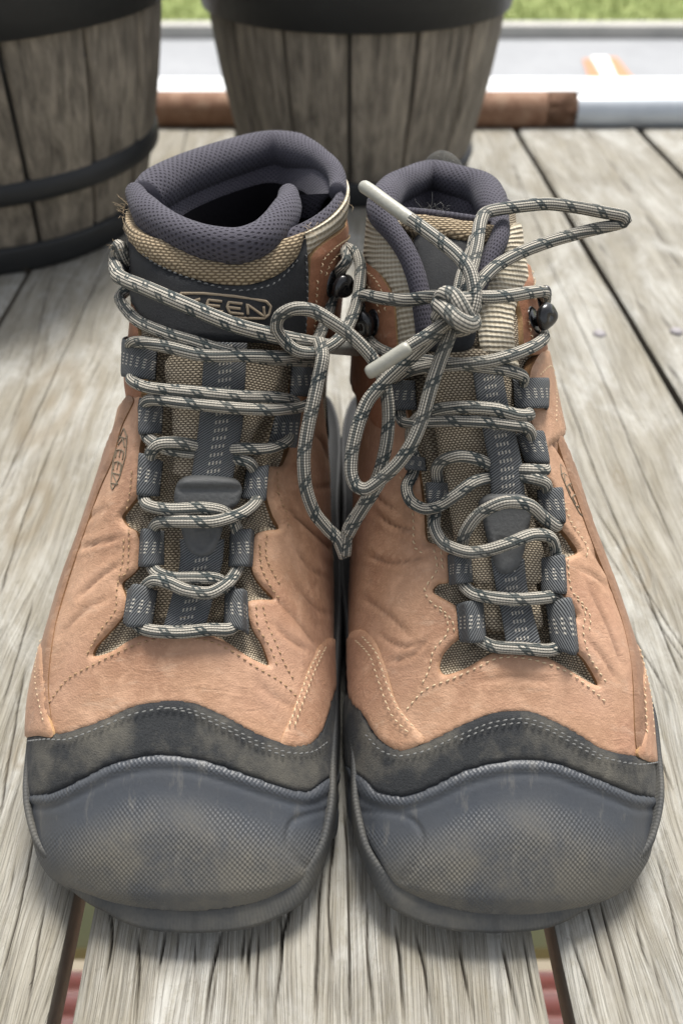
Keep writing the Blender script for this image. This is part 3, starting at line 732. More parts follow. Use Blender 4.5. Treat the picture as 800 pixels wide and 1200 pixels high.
# tongue strap and tab
flat = lambda h: (lambda s_, w_: h)
ruled(BL, 'tongue_strap', [(240, 402), (238, 450), (234, 500), (229, 535), (225, 560)], [(287, 402), (283, 450), (280, 500), (275, 535), (271, 562)], lambda s_, w_: .0052+.0014*math.sin(3.1*s_)-.0008*(2*w_-1)**2, WEB, rootL, n=50)
panel(BL, 'tongue_tab', [(210, 566), (222, 558), (250, 557), (274, 562), (281, 575), (276, 592), (262, 600), (236, 598), (212, 600), (206, 585)], .0022, [TABM, TABM], rootL, lift=.0040, res=.001, disp=lambda px, d, V: .0012*np.exp(-((px[:, 1]-566)/5)**2)-.0006*np.exp(-((px[:, 1]-574)/3)**2))
panel(BL, 'tongue_tab', [(216, 612), (258, 612), (257, 632), (250, 648), (236, 654), (222, 646), (216, 630)], .0018, [TABM, TABM], rootL, lift=.0036, res=.001, disp=lambda px, d, V: -.0008*np.exp(-((d-.0035)/.0008)**2))
ruled(BL, 'tongue_strap', [(212, 632), (212, 660), (204, 695), (192, 738)], [(262, 632), (260, 660), (250, 700), (240, 740)], flat(.0044), WEB, rootL, n=40)
# webbing lace loops: top edge, bottom edge (outer side first)
def wloop(bt, root, top, bot, base=.0024, peak=.0078, **k):
    return ruled(bt, 'lace_loop', top, bot, loop_h(base, peak, .42), WEB, root, n=22, m=14, th=.0011, W=.014, **k)
for t_, b_ in (([(146, 392), (160, 400), (182, 412)], [(145, 440), (160, 445), (180, 446)]),
               ([(167, 470), (178, 469), (190, 472)], [(165, 510), (176, 512), (188, 508)]),
               ([(163, 534), (176, 534), (190, 540)], [(160, 580), (172, 582), (186, 582)]),
               ([(165, 620), (178, 620), (192, 622)], [(162, 664), (176, 666), (192, 662)]),
               ([(150, 690), (166, 686), (184, 692)], [(144, 730), (158, 736), (178, 734)]),
               ([(372, 420), (360, 422), (344, 428)], [(368, 466), (356, 466), (342, 464)]),
               ([(348, 482), (338, 480), (326, 482)], [(344, 520), (334, 526), (316, 522)]),
               ([(314, 546), (304, 546), (290, 550)], [(312, 586), (300, 588), (284, 584)]),
               ([(298, 622), (286, 620), (270, 622)], [(296, 664), (286, 666), (268, 664)]),
               ([(290, 692), (278, 692), (264, 694)], [(292, 744), (280, 740), (262, 732)])):
    wloop(BL, rootL, t_, b_)
# laces
ac = Acc()
lace_seg(ac, BL, [(156, 712, 3), (158, 726, 4), (168, 736, 5), (185, 740, 5.5), (215, 741, 5.5), (246, 738, 5.5), (268, 738, 5.5), (279, 728, 4.5), (282, 712, 3)])
lace_seg(ac, BL, [(284, 640, 4), (282, 655, 4), (276, 670, 5), (264, 686, 8), (246, 697, 9), (222, 694, 9), (205, 686, 8.5), (188, 681, 7.5), (173, 686, 5), (166, 700, 4), (164, 715, 3)])
lace_seg(ac, BL, [(180, 635, 4), (178, 652, 4), (180, 664, 5), (188, 673, 6), (206, 679, 7), (232, 679, 7.5), (254, 680, 6), (268, 690, 4), (276, 702, 4), (280, 716, 3)])
lace_seg(ac, BL, [(176, 552, 3.5), (172, 568, 4), (171, 582, 5), (180, 593, 7), (205, 597, 9.5), (238, 595, 9.5), (258, 599, 8), (270, 610, 6), (278, 624, 5), (282, 640, 3.5)])
lace_seg(ac, BL, [(304, 560, 3.5), (302, 574, 4.5), (292, 590, 7), (276, 602, 9.5), (250, 611, 12), (218, 611, 11), (192, 612, 7.5), (180, 622, 5), (177, 638, 3.5)])
lace_seg(ac, BL, [(174, 485, 4), (171, 500, 4), (175, 512, 5), (186, 520, 6), (202, 528, 5.5), (240, 532, 3.0), (268, 536, 4.5), (285, 542, 6), (297, 552, 5), (302, 565, 3.5)])
lace_seg(ac, BL, [(336, 490, 4), (335, 504, 5), (325, 518, 7), (304, 527, 8), (280, 527, 7), (262, 526, 4.0), (236, 524, 4.0), (216, 521, 7), (196, 523, 8.5), (183, 534, 6), (176, 550, 4)])
lace_seg(ac, BL, [(164, 420, 4), (162, 436, 5), (168, 449, 7), (190, 458, 9), (230, 462, 11), (270, 466, 11), (306, 467, 10.5), (332, 472, 8), (342, 484, 5), (338, 500, 4)])
lace_seg(ac, BL, [(362, 436, 4), (360, 452, 5), (350, 468, 9), (330, 478, 11.5), (300, 482, 12), (262, 480, 12), (222, 475, 11), (190, 471, 8), (176, 478, 5.5), (171, 492, 4)])
lace_seg(ac, BL, [(138, 318, 5), (140, 334, 5), (154, 352, 7), (178, 380, 8.5), (208, 396, 9), (232, 404, 9), (262, 414, 9.5), (300, 420, 9), (335, 421, 9), (356, 424, 7), (362, 440, 4)])
lace_seg(ac, BL, [(164, 430, 4), (160, 416, 5), (168, 405, 7), (186, 406, 9), (212, 412, 10), (242, 420, 10.5), (280, 418, 12), (312, 416, 12.5), (336, 408, 11), (358, 392, 8), (374, 366, 6), (388, 344, 5), (396, 328, 4)])
lace_seg(ac, BL, [(152, 330, 2), (140, 318, 4), (134, 300, 5.5), (137, 288, 7), (146, 306, 9), (164, 327, 10), (192, 345, 10.5), (226, 364, 11), (270, 384, 12), (308, 391, 13), (340, 394, 15), (360, 396, 16)], r=.0028)
# the drooping bow loop and its turn round the knot
loop1 = [(396, 330, 5), (388, 316, 6), (388, 300, 9), (400, 290, -.322), (414, 294, -.318), (422, 310, -.313), (421, 336, -.308), (416, 362, -.304), (406, 386, -.298), (392, 402, -.292), (370, 413, -.288), (348, 411, -.285), (332, 398, -.282), (324, 384, -.279), (328, 370, -.276), (344, 362, -.274), (366, 364, -.274), (390, 378, -.275), (414, 396, -.277), (436, 420, -.279), (450, 448, -.281), (455, 485, -.283), (452, 522, -.285), (442, 560, -.288), (424, 594, -.293), (408, 620, -.297), (404, 650, -.301)]
P = lace_pts(BL, loop1); V, F, uv = tube_vf(P, .00242, 16, .84); ac.add(V, F, uv)
lp = [(404, 652, -.302), (396, 632, -.299), (384, 620, -.297), (368, 600, -.292), (358, 570, -.287), (356, 535, -.284), (361, 500, -.282), (368, 468, -.281), (374, 440, -.282), (378, 418, -.284), (374, 400, -.289)]
P = lace_pts(BL, lp); V, F, uv = tube_vf(P, .0025, 16, .84); ac.add(V, F, uv)
laceL = ac.mk('lace', LACE, rootL)
V, F, uv = tube_vf(resample(catmull(np.array([BL.pt(*p) for p in [(338, 394, 15.3), (356, 396, 16.2), (372, 398, 16.6), (381, 400, 16.4)]]), 6), .0008), .0029, 14, .9, True, np.r_[np.ones(6), np.ones(200)][:len(resample(catmull(np.array([BL.pt(*p) for p in [(338, 394, 15.3), (356, 396, 16.2), (372, 398, 16.6), (381, 400, 16.4)]]), 6), .0008))])
mk('lace_tip', V, F, AGLET_D, laceL, uv=uv)

def hook(bt, root, px, py, h=7, rx=.0050, rz=.0047, side=1, tilt=0.0):
    """black lace hook: rivet plate on the leather, short stem and a rounded head"""
    u, v = bt.uv(px, py); p0 = bt.S(np.array([u]), np.array([v]), np.array([.0030]))[0]
    n_ = bt.S(np.array([u]), np.array([v]), np.array([1.]))[0]-bt.S(np.array([u]), np.array([v]), np.array([0.]))[0]; n_ /= np.linalg.norm(n_)
    cv = np.array((0, 0, CZ))-p0; cv /= np.linalg.norm(cv); hd = n_*.75+cv*.5; hd /= np.linalg.norm(hd)
    up = np.array((0, .45, .9)); up -= hd*(up@hd); up /= np.linalg.norm(up); sx = np.cross(up, hd); up, sx = up*math.cos(tilt)+sx*math.sin(tilt), sx*math.cos(tilt)-up*math.sin(tilt)
    acc = Acc(); c = p0+hd*h*.001
    V = []; nl, na = 13, 24
    for i in range(nl):
        th = math.pi*i/(nl-1)
        for k in range(na):
            a = 2*math.pi*k/na; ca, sa = math.cos(a), math.sin(a); q = lambda x, e: math.copysign(abs(x)**e, x)
            r = q(math.sin(th), .7); x = rx*r*q(ca, .75)*(1-.22*q(sa, 1)); z = rz*r*q(sa, .75)
            V.append(c+sx*x+up*z+hd*(.0026*math.cos(th)+.0008*sa))
    acc.add(V, grid_faces(nl, na, True))
    Q = np.array([p0-n_*.001, p0+n_*.002-up*.001, p0+hd*h*.0007-up*.0012, c-up*.001]); Vt, Ft, _ = tube_vf(resample(catmull(Q, 6), .0006), .0021, 12); acc.add(Vt, Ft)
    ri = []; up2 = np.array((0, 0, 1.))-n_*n_[2]; up2 /= np.linalg.norm(up2); s2 = np.cross(up2, n_)
    for rr, hh in ((.0056, -.0012), (.0056, .0004), (.0046, .0012), (.0, .0014)):
        for ang in np.linspace(0, 2*math.pi, 20, endpoint=False): ri.append(p0+(s2*math.cos(ang)+up2*math.sin(ang))*rr+n_*hh)
    acc.add(ri, grid_faces(4, 20, True))
    return acc.mk('lace_hook', BLACK, root)
hook(BL, rootL, 386, 332, 7)
hook(BL, rootL, 142, 320, 5)
# stitching
stitches(BL, 'stitching', [[(60, 822), (80, 796), (112, 778), (140, 764), (170, 752), (205, 747), (240, 750), (270, 762), (300, 782), (330, 800), (350, 820)],
   [(152, 616), (152, 640), (150, 668), (140, 680)], [(146, 634), (145, 655), (138, 690), (136, 715), (118, 740), (100, 772)], [(304, 640), (306, 665), (318, 690), (330, 706)], [(312, 628), (312, 655), (330, 690)],
   [(324, 555), (326, 580), (336, 605), (336, 622)], [(300, 712), (302, 735), (316, 758), (326, 786)], [(308, 712), (312, 730), (322, 752), (334, 780), (346, 800)],
   [(150, 596), (154, 572), (156, 546)]], 2.6, THREAD, rootL)
stitches(BL, 'stitching', [[(376, 760), (364, 786), (352, 820), (340, 856)], [(369, 764), (358, 786), (346, 820), (334, 856)], [(50, 752), (48, 800), (58, 850)]], 4.0, THREAD_L, rootL, label='pale double stitching on the toe strip')
stitches(BL, 'stitching', [[(40, 868), (60, 866), (84, 866), (121, 852), (157, 837), (194, 830), (226, 832), (262, 848), (299, 868), (336, 882), (362, 881), (380, 868)],
   [(190, 828), (226, 836), (262, 853), (299, 873), (336, 888)]], 4.1, THREAD_D, rootL, label='grey stitching along the mudguard')
stitches(BL, 'stitching', [[(372, 318), (376, 302), (392, 286), (412, 274)], [(378, 320), (384, 306), (398, 292), (412, 284)], [(368, 330), (366, 360), (364, 395)]], 3.8, THREAD_L, rootL)
stitches(BL, 'stitching', [[(150, 272), (180, 306), (220, 326), (275, 341), (320, 332), (350, 300)], [(356, 300), (357, 350), (354, 395)]], 3.5, THREAD_D, rootL)
def strokes(bt, name, lines, h, r, mat, parent, map_=None):
    acc = Acc()
    for L in lines:
        L = [map_(*p) if map_ else p for p in L]
        W = np.array([bt.pt(x, y, h) for x, y in L]); 
        q = resample(W, .0006); V, F, uv = tube_vf(q, r, 8); acc.add(V, F, uv)
    return acc.mk(name, mat, parent)
GLY = {'K': [[(0, 0), (0, 1)], [(.85, 0), (.1, .5), (.9, 1)]], 'E': [[(.95, 0), (.12, 0), (0, .5), (.12, 1), (.95, 1)], [(0, .5), (.8, .5)]], 'N': [[(0, 1), (0, 0), (1, 1), (1, 0)]]}
def word(a, b, hgt, txt='KEEN', sk=0.0, gap=.22):
    """strokes of a word from pixel a to pixel b (top edge), height vector hgt"""
    a, b, hgt = map(np.array, (a, b, hgt)); n = len(txt); cw = 1/(n+(n-1)*gap); out = []
    for i, c in enumerate(txt):
        for L in GLY[c]: out.append([tuple(a+(b-a)*(i*(1+gap)+x)*cw+hgt*y) for x, y in L])
    return out
strokes(BL, 'tongue_emblem', word((220, 350), (307, 359), (1, 12)) + [[(214, 345), (240, 345), (275, 348), (310, 353), (315, 359), (313, 368), (307, 373), (280, 373), (245, 369), (222, 365), (218, 356), (214, 345)]], 3.5, .00052, EMB, rootL)
strokes(BL, 'side_emblem', word((141, 512), (131, 566), (8, 2)) + [[(146, 502), (150, 512), (148, 535), (141, 560), (133, 574), (131, 568), (133, 545), (138, 520), (146, 502)]], 2.5, .00024, DARKT, rootL)



def lint(bt, root, spots, mat, n=9, L=.006):
    acc = Acc()
    for x, y, h in spots:
        for _ in range(n):
            p = bt.pt(x+random.uniform(-5, 5), y+random.uniform(-5, 5), h if h > 0 else h); d = np.array([random.gauss(0, 1), random.gauss(-.3, .7), random.gauss(.5, .7)]); d /= np.linalg.norm(d)
            c = np.array([random.gauss(0, 1), random.gauss(0, 1), random.gauss(0, 1)]); l = L*random.uniform(.4, 1.2)
            V, F, _u = tube_vf(np.array([p+d*l*t+c*.0009*math.sin(t*4)*t for t in np.linspace(0, 1, 6)]), .00005, 4); acc.add(V, F)
    return acc.mk('loose_fibre', mat, root, kind='stuff')
lint(BL, rootL, [(142, 240, 4), (147, 250, 4), (150, 236, 4), (352, 246, 4), (138, 292, 8), (404, 232, 2)], THREAD_L, 8, .0042)
def heel_counters(bt, root):
    for lo in (True, False):
        q = catmull(np.array([(.40, .0), (.50, .055), (.60, .10), (.72, .135), (.86, .15), (.93, .13), (.95, .0)]), 6)
        if not lo: q = np.c_[q[:, 0], 1-q[:, 1]]
        panel(bt, 'heel_counter', None, .0018, [SUEDE, SUEDE], root, res=.003, lift=.0004, uvq=q)
heel_counters(BL, rootL)
#--RIGHT--
# ================================================================= RIGHT BOOT
rootR = empty('hiking_boot', (.058, .255, 0))
tag(rootR, 'tan leather hiking boot on the right, its laces knotted into a bow with pale tips', 'boot', 'pair of hiking boots on the deck')
sole_part(BR, RT, rootR, -1)
throatR = [(470, 460), (484, 520), (494, 599), (498, 640), (524, 644), (527, 682), (508, 694), (538, 713), (541, 746), (522, 765), (514, 786), (546, 782), (594, 762), (630, 766), (684, 793), (696, 782), (672, 757), (670, 727), (672, 718), (658, 696), (658, 656), (672, 640), (655, 618), (650, 584), (640, 555), (626, 518), (612, 470), (600, 420), (540, 410), (480, 430)]
tongueR = [(500, 420), (510, 480), (520, 540), (528, 610), (548, 680), (562, 740), (640, 740), (636, 690), (626, 620), (612, 560), (600, 500), (592, 430)]

panel(BR, 'tongue_knit', [(498, 415), (504, 480), (514, 540), (528, 610), (545, 680), (640, 680), (628, 612), (614, 560), (600, 500), (594, 415)], .0015, [KNIT, KNIT], rootR, lift=.0005)
SEAM_R = [(419, 805), (427, 836), (443, 863), (469, 876), (501, 868), (537, 850), (574, 835), (611, 831), (637, 838), (674, 857), (705, 876), (742, 884), (771, 881)]
RIDGE_R = [(410, 868), (427, 910), (443, 926), (474, 931), (506, 920), (543, 902), (580, 892), (611, 889), (648, 892), (684, 905), (721, 920), (747, 930), (782, 928)]
leatherR = [(417, 803, -.05), (425, 842), (443, 869), (469, 882), (501, 874), (537, 856), (574, 841), (611, 837), (637, 844), (674, 863), (705, 882), (742, 890), (773, 884, .05),
  (770, 830, .05), (757, 770, .06), (737, 720, .06), (713, 660, .06), (695, 610, .06), (681, 570, .05), (667, 530, .05), (653, 500, .03), (646, 470), (632, 440),
  (618, 446), (616, 490), (626, 518), (634, 540), (646, 566), (654, 586), (659, 616), (668, 628), (680, 646), (668, 652), (661, 658), (661, 698), (670, 708), (678, 722), (673, 732), (675, 760), (688, 775), (703, 803),
  (684, 795), (655, 777), (627, 765), (594, 760), (570, 769), (546, 783), (521, 791), (514, 783), (518, 768), (528, 756), (539, 745), (537, 714), (520, 702), (505, 693), (512, 684), (526, 680), (523, 645), (510, 638), (497, 632), (494, 599), (486, 545), (476, 490), (462, 450), (448, 446),
  (424, 500, -.04), (410, 560, -.06), (414, 640, -.07), (412, 700, -.07), (413, 750, -.06)]
il = leatherR.index((632, 440)); ir = leatherR.index((448, 446))
body(BR, rootR, [p[:2] for p in leatherR[il:ir+1]]+[(470, 410), (540, 400), (620, 410)], tongueR)
crR = crease([([(440, 600), (460, 615), (490, 622)], .6, 3), ([(430, 650), (460, 660), (500, 652)], .5, 3), ([(425, 700), (455, 720), (480, 745)], .45, 4), ([(440, 740), (470, 758), (498, 752)], .5, 3), ([(452, 775), (480, 770), (505, 745)], .5, 3),
  ([(430, 560), (445, 585), (470, 600)], .5, 3), ([(690, 690), (712, 735), (728, 780)], .5, 4), ([(684, 745), (705, 770), (722, 800)], .45, 3), ([(676, 668), (692, 672), (712, 690)], .5, 3), ([(640, 510), (655, 530), (672, 560)], .8, 2.5), ([(560, 800), (600, 792), (650, 800)], .3, 5), ([(690, 640), (700, 655), (706, 668)], .5, 3)])
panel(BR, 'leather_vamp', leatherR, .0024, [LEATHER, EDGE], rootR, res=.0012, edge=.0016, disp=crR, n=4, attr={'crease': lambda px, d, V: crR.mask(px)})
panel(BR, 'edge_binding', [(648, 505), (660, 545), (674, 585), (691, 633), (711, 683), (729, 735), (739, 790), (744, 878), (760, 880), (757, 820), (748, 765), (729, 712), (707, 655), (689, 605), (675, 562), (660, 520)], .0014, [BIND, EDGE], rootR, lift=.0023, edge=.001, label='dark folded leather strip down the outer edge')
panel(BR, 'toe_overlay', [(413, 735, -.04), (424, 738), (440, 752), (452, 782), (464, 822), (484, 850), (498, 868), (469, 880), (445, 866), (428, 840), (417, 803, -.04)], .0013, [LEATHER, EDGE_L], rootR, lift=.0021, edge=.0012)
panel(BR, 'toe_overlay', [(766, 750, .03), (752, 752), (748, 800), (752, 850), (744, 886), (771, 884, .03), (772, 820, .03)], .0011, [LEATHER, EDGE_L], rootR, lift=.0031, edge=.0012)
mudR = [(411, 795, -.07)]+SEAM_R[:-1]+[(777, 875, .06), (784, 928, .07)]+[(x, y+4) for x, y in RIDGE_R[::-1][1:-1]]+[(402, 868, -.08), (404, 830, -.08)]
panel(BR, 'mudguard', mudR, .0024, [SUEDE, SUEDE], rootR, res=.0014, edge=.0016, lift=.0008, rough=.0005)
dispR, texR, dustR = toe_fns(RIDGE_R, [[(428, 950), (462, 952), (484, 960), (496, 976), (492, 1000), (476, 1024)]])
toeR = [(404, 862, -.08)]+RIDGE_R[1:-1]+[(786, 925, .07), (784, 975, .06), (768, 1008), (738, 1038), (695, 1057), (642, 1070), (590, 1073), (537, 1066), (485, 1050), (459, 1029), (436, 994), (416, 950, -.05), (408, 900, -.07)]
panel(BR, 'toe_cap', toeR, .0028, [RUBBER, RUBBER], rootR, res=.0012, edge=.0020, lift=.0008, disp=dispR, attr={'tex': texR, 'dust': dustR})
# collar area
panel(BR, 'ribbed_collar', [(420, 300, -.03), (414, 272, -.04), (428, 248, -.03), (440, 250), (456, 268), (474, 298), (485, 335), (490, 375), (492, 430), (478, 440), (466, 436), (464, 400), (460, 350), (444, 322)], .0014, [RIB, RIB], rootR, lift=.0008)
panel(BR, 'ribbed_collar', [(604, 262), (620, 268, .03), (630, 295, .03), (628, 318), (612, 345), (604, 372), (606, 410), (612, 440), (596, 442), (574, 430), (562, 400), (562, 370), (574, 330), (592, 296)], .0014, [RIB, RIB], rootR, lift=.0008)
panel(BR, 'ankle_leather', [(418, 300, -.03), (434, 312), (450, 330), (460, 352), (464, 396), (466, 430), (470, 470), (460, 500), (440, 500), (420, 470), (410, 420, -.04), (408, 350, -.05)], .0022, [LEATHER_D, EDGE_L], rootR, lift=.0014, label='reddish brown leather piece carrying the lace hook')
panel(BR, 'ankle_leather', [(612, 372), (608, 352), (618, 326), (636, 302, .02), (642, 320, .03), (644, 360, .04), (646, 400, .04), (640, 412), (632, 416), (622, 414), (614, 406)], .0022, [LEATHER_D, EDGE_L], rootR, lift=.0014, label='reddish brown leather piece carrying the lace hook')
panel(BR, 'ankle_leather', [(630, 416), (640, 410), (650, 424, .03), (652, 460, .03), (654, 500, .03), (645, 520), (634, 530), (624, 505), (618, 470), (620, 436)], .0020, [LEATHER, EDGE], rootR, lift=.0020)
panel(BR, 'tongue_patch', [(484, 282), (500, 272), (530, 278), (560, 284), (568, 300), (562, 340), (556, 400), (540, 412), (505, 412), (492, 400), (488, 340)], .0022, [PATCH, PATCH], rootR, lift=.0010, rough=.0004)
panel(BR, 'tongue_trim', [(470, 254), (492, 255), (522, 259), (556, 265), (584, 270), (584, 290), (560, 287), (528, 281), (500, 276), (476, 272)], .0024, [KNIT_L, KNIT_L], rootR, lift=.0030, label='sand coloured knit trim round the tongue top')
rollR = [(548, 366, 3), (558, 334, 4), (570, 304, 5), (582, 280, 5.5), ('rim', .76, .24), (448, 252, 4.5), (456, 266, 5), (474, 288, 5), (488, 318, 4), (495, 350, 3), (498, 392, 2)]
frontR = [(456, 248, .176), (484, 249, .177), (520, 253, .178), (556, 258, .177), (584, 262, .175)]
do_collar(BR, rootR, rollR, frontR, fr_r=.0017, fdz=.0003, thin=.56, w0=.16, rad=.0066)
# heel pull loop standing behind the collar
pl = [at_z(*p) for p in ((503, 206, .163), (508, 193, .167), (518, 187, .169), (529, 193, .167), (535, 206, .163))]
V, F, uv = tube_vf(resample(catmull(np.array(pl), 6), .001), .0045, 12, .3, True); mk('heel_pull', V, F, SUEDE, rootR, uv=uv*np.array([1, .012])-np.array([0, .006]))
ruled(BR, 'tongue_strap', [(552, 430), (558, 476), (564, 508), (571, 546), (574, 582)], [(584, 430), (590, 476), (599, 516), (608, 552), (612, 582)], lambda s_, w_: .0052+.0022*math.sin(3.1*s_)-.0008*(2*w_-1)**2, WEB, rootR, n=50)
panel(BR, 'tongue_tab', [(560, 588), (572, 579), (592, 577), (612, 580), (621, 592), (619, 606), (613, 640), (606, 664), (592, 674), (580, 668), (572, 640), (564, 606)], .0022, [TABM, TABM], rootR, lift=.0036, res=.001, disp=lambda px, d, V: .0012*np.exp(-((px[:, 1]-585)/5)**2)-.0008*np.exp(-((d-.0035)/.0008)**2)*(px[:, 1] > 630))
ruled(BR, 'tongue_strap', [(574, 655), (580, 690), (586, 720), (593, 763)], [(612, 655), (616, 690), (624, 725), (634, 764)], flat(.0044), WEB, rootR, n=40)
for t_, b_ in (([(643, 446), (625, 446), (602, 444)], [(642, 482), (624, 482), (604, 480)]),
               ([(636, 512), (620, 508), (604, 508)], [(642, 546), (628, 546), (616, 542)]),
               ([(656, 576), (644, 574), (630, 574)], [(662, 614), (650, 614), (634, 610)]),
               ([(662, 654), (650, 652), (634, 654)], [(664, 696), (652, 698), (634, 694)]),
               ([(672, 708), (656, 702), (640, 708)], [(678, 764), (664, 768), (646, 760)]),
               ([(456, 446), (468, 444), (484, 446)], [(458, 482), (470, 482), (486, 480)]),
               ([(474, 534), (484, 534), (496, 536)], [(478, 552), (486, 552), (498, 552)]),
               ([(498, 566), (510, 566), (524, 566)], [(500, 592), (512, 594), (526, 592)]),
               ([(524, 650), (536, 650), (552, 652)], [(526, 686), (540, 686), (554, 682)]),
               ([(534, 708), (548, 706), (566, 704)], [(538, 752), (552, 754), (570, 752)])):
    wloop(BR, rootR, t_, b_)
ac = Acc(); S1 = lambda L, **k: lace_seg(ac, BR, L, **k)
S1([(560, 722, 3), (553, 738, 3.5), (562, 750, 4.5), (580, 758, 5), (612, 760, 5.5), (640, 762, 5), (656, 756, 4), (660, 740, 2.8), (656, 724, 2.5)])
S1([(538, 670, 2.5), (542, 684, 4), (554, 697, 6), (576, 702, 7.5), (606, 704, 8), (630, 702, 7), (648, 700, 5), (658, 712, 4), (660, 730, 2.6)])
S1([(512, 580, 2.6), (511, 598, 4.5), (513, 618, 6), (524, 638, 7.5), (548, 649, 10), (568, 647, 11.5), (590, 638, 13), (612, 628, 12), (634, 630, 8), (648, 642, 5), (652, 660, 2.8), (652, 676, 2.5)])
S1([(544, 668, 3), (541, 646, 4), (546, 624, 8), (560, 602, 11), (582, 589, 13.5), (606, 592, 13), (624, 606, 9.5), (640, 617, 7), (652, 614, 4), (648, 600, 2.6), (640, 588, 2.5)])
S1([(487, 540, 2.6), (485, 556, 4.5), (484, 572, 6), (490, 588, 7), (506, 597, 8), (522, 593, 9), (538, 580, 10), (554, 566, 9), (572, 560, 4.5), (600, 558, 4), (616, 562, 7), (630, 568, 6.5), (640, 580, 4.5), (648, 598, 2.5)])
S1([(514, 590, 2.6), (513, 566, 3), (516, 550, 6), (526, 540, 8), (542, 536, 9), (560, 540, 7), (576, 546, 4), (598, 550, 4), (614, 553, 7), (630, 553, 6), (634, 542, 4), (628, 528, 2.6), (618, 516, 2.6)])
S1([(470, 470, 2.6), (470, 486, 4), (484, 496, 7), (504, 497, 9.5), (530, 495, 11), (560, 497, 11.5), (584, 501, 11), (604, 505, 9), (616, 514, 5.5), (624, 528, 3), (630, 540, 2.6)])
S1([(488, 540, 3), (484, 524, 5), (492, 500, 7), (506, 487, 9), (524, 481, 11), (548, 480, 12.5), (572, 484, 12.5), (592, 491, 11), (608, 490, 8), (616, 482, 4.5), (614, 466, 2.8), (612, 455, 2.6)])
S1([(470, 474, 2.6), (462, 458, 4), (470, 446, 6), (486, 438, 9), (504, 432, 11), (530, 430, 12.5), (562, 428, 13), (586, 421, 11.5), (608, 411, 9), (626, 399, 6), (635, 386, 4), (634, 374, 3)])
S1([(432, 380, 3), (434, 392, 4), (446, 402, 6), (466, 412, 8), (492, 420, 9.5), (524, 426, 10.5), (556, 432, 11), (582, 437, 10), (602, 444, 7), (612, 455, 3), (612, 470, 2.6)])
S1([(438, 376, 3), (430, 366, 5), (432, 353, 7), (444, 347, 8.5), (462, 352, 10), (490, 360, 12), (512, 362, 14), (528, 364, 15)], r=.00242)
S1([(540, 366, 15), (560, 366, 13.5), (578, 362, 12), (602, 353, 10), (620, 348, 8), (632, 354, 6), (635, 368, 4)], r=.00242)
def T1(pts, r=.00242, tip=None):
    P = lace_pts(BR, pts); V, F, uv = tube_vf(P, r, 16, .86); ac.add(V, F, uv); return P
# bow: right loop, stretched out over the deck
T1([(536, 372, -.268), (544, 350, -.268), (550, 322, -.271), (558, 290, -.277), (562, 262, -.284), (570, 249, -.289), (600, 243, -.293), (640, 239, -.297), (676, 243, -.299), (708, 249, -.300), (728, 253, -.301), (733, 259, -.302), (724, 263, -.303), (690, 270, -.302), (650, 281, -.298), (614, 294, -.292), (582, 311, -.285), (562, 330, -.278), (550, 350, -.272), (542, 372, -.268)])
T1([(530, 374, -.270), (536, 350, -.272), (542, 322, -.276), (552, 296, -.283), (556, 280, -.289)], r=.0024)
# bow: left loop hanging between the boots
T1([(532, 372, -.268), (526, 394, -.267), (516, 420, -.267), (504, 456, -.268), (494, 492, -.270), (482, 520, -.272), (466, 543, -.275), (448, 560, -.278), (430, 573, -.280), (417, 569, -.281), (411, 552, -.281), (413, 526, -.280), (421, 494, -.279), (432, 468, -.278), (452, 446, -.276), (478, 422, -.272), (502, 400, -.268), (522, 380, -.266)])
# long strand passing on to the left, behind the drooping loop of the other boot
T1([(450, 556, -.2865), (434, 582, -.288), (420, 604, -.293), (408, 626, -.297)], r=.0024)
# ends
T1([(544, 380, -.262), (552, 366, -.260), (556, 344, -.260), (550, 318, -.262), (534, 298, -.266), (512, 280, -.271), (492, 265, -.276), (478, 255, -.280)])
T1([(530, 372, -.264), (514, 384, -.263), (498, 395, -.263), (482, 405, -.264), (474, 410, -.264)])
# the knot itself
kn = [(516, 350, -.268), (522, 344, -.260), (532, 348, -.256), (540, 360, -.255), (546, 372, -.257), (548, 382, -.262), (538, 386, -.268)]
T1(kn, r=.0030); T1([(514, 356, -.264), (524, 364, -.256), (534, 374, -.253), (546, 380, -.254), (554, 378, -.260), (552, 370, -.268)], r=.0030)
T1([(512, 372, -.268), (518, 362, -.261), (528, 356, -.2575), (540, 352, -.258), (550, 352, -.262), (556, 360, -.268)], r=.0028)
laceR = ac.mk('lace', LACE, rootR)
for pts, lab in (([(484, 260, -.2785), (470, 250, -.2815), (452, 237, -.286), (436, 225, -.290), (424, 217, -.293)], 'pale stiff lace tip pointing up and left'), ([(480, 406, -.2625), (466, 415, -.2635), (448, 427, -.265), (430, 438, -.267)], 'pale stiff lace tip hanging down and left')):
    Q = resample(catmull(np.array([BR.pt(*p) for p in pts]), 6), .001); V, F, uv = tube_vf(Q, .0025, 16, .9, True, np.r_[.7, .95, np.ones(len(Q)-4), .95, .75]); o = mk('lace_tip', V, F, AGLET, laceR, uv=uv); o['label'] = lab
hook(BR, rootR, 440, 378, 6, tilt=.5); hook(BR, rootR, 622, 376, 7, tilt=-.5)
hook(BR, rootR, 632, 350, 4, rx=.0024, rz=.0046)
stitches(BR, 'stitching', [[(478, 830), (498, 808), (528, 796), (555, 784), (580, 772), (605, 770), (635, 776), (665, 788), (690, 806), (712, 826)],
   [(509, 646), (512, 668), (498, 690), (504, 704), (522, 722), (524, 742), (508, 762), (503, 784), (492, 806)], [(517, 648), (519, 672)], [(516, 712), (530, 728), (532, 746)],
   [(664, 656), (668, 690), (684, 716), (682, 740), (690, 770), (712, 804)], [(676, 700), (690, 722), (688, 745)], [(660, 590), (668, 612), (686, 640), (684, 656)],
   [(470, 560), (484, 600), (486, 640), (500, 650)]], 2.6, THREAD_L, rootR)
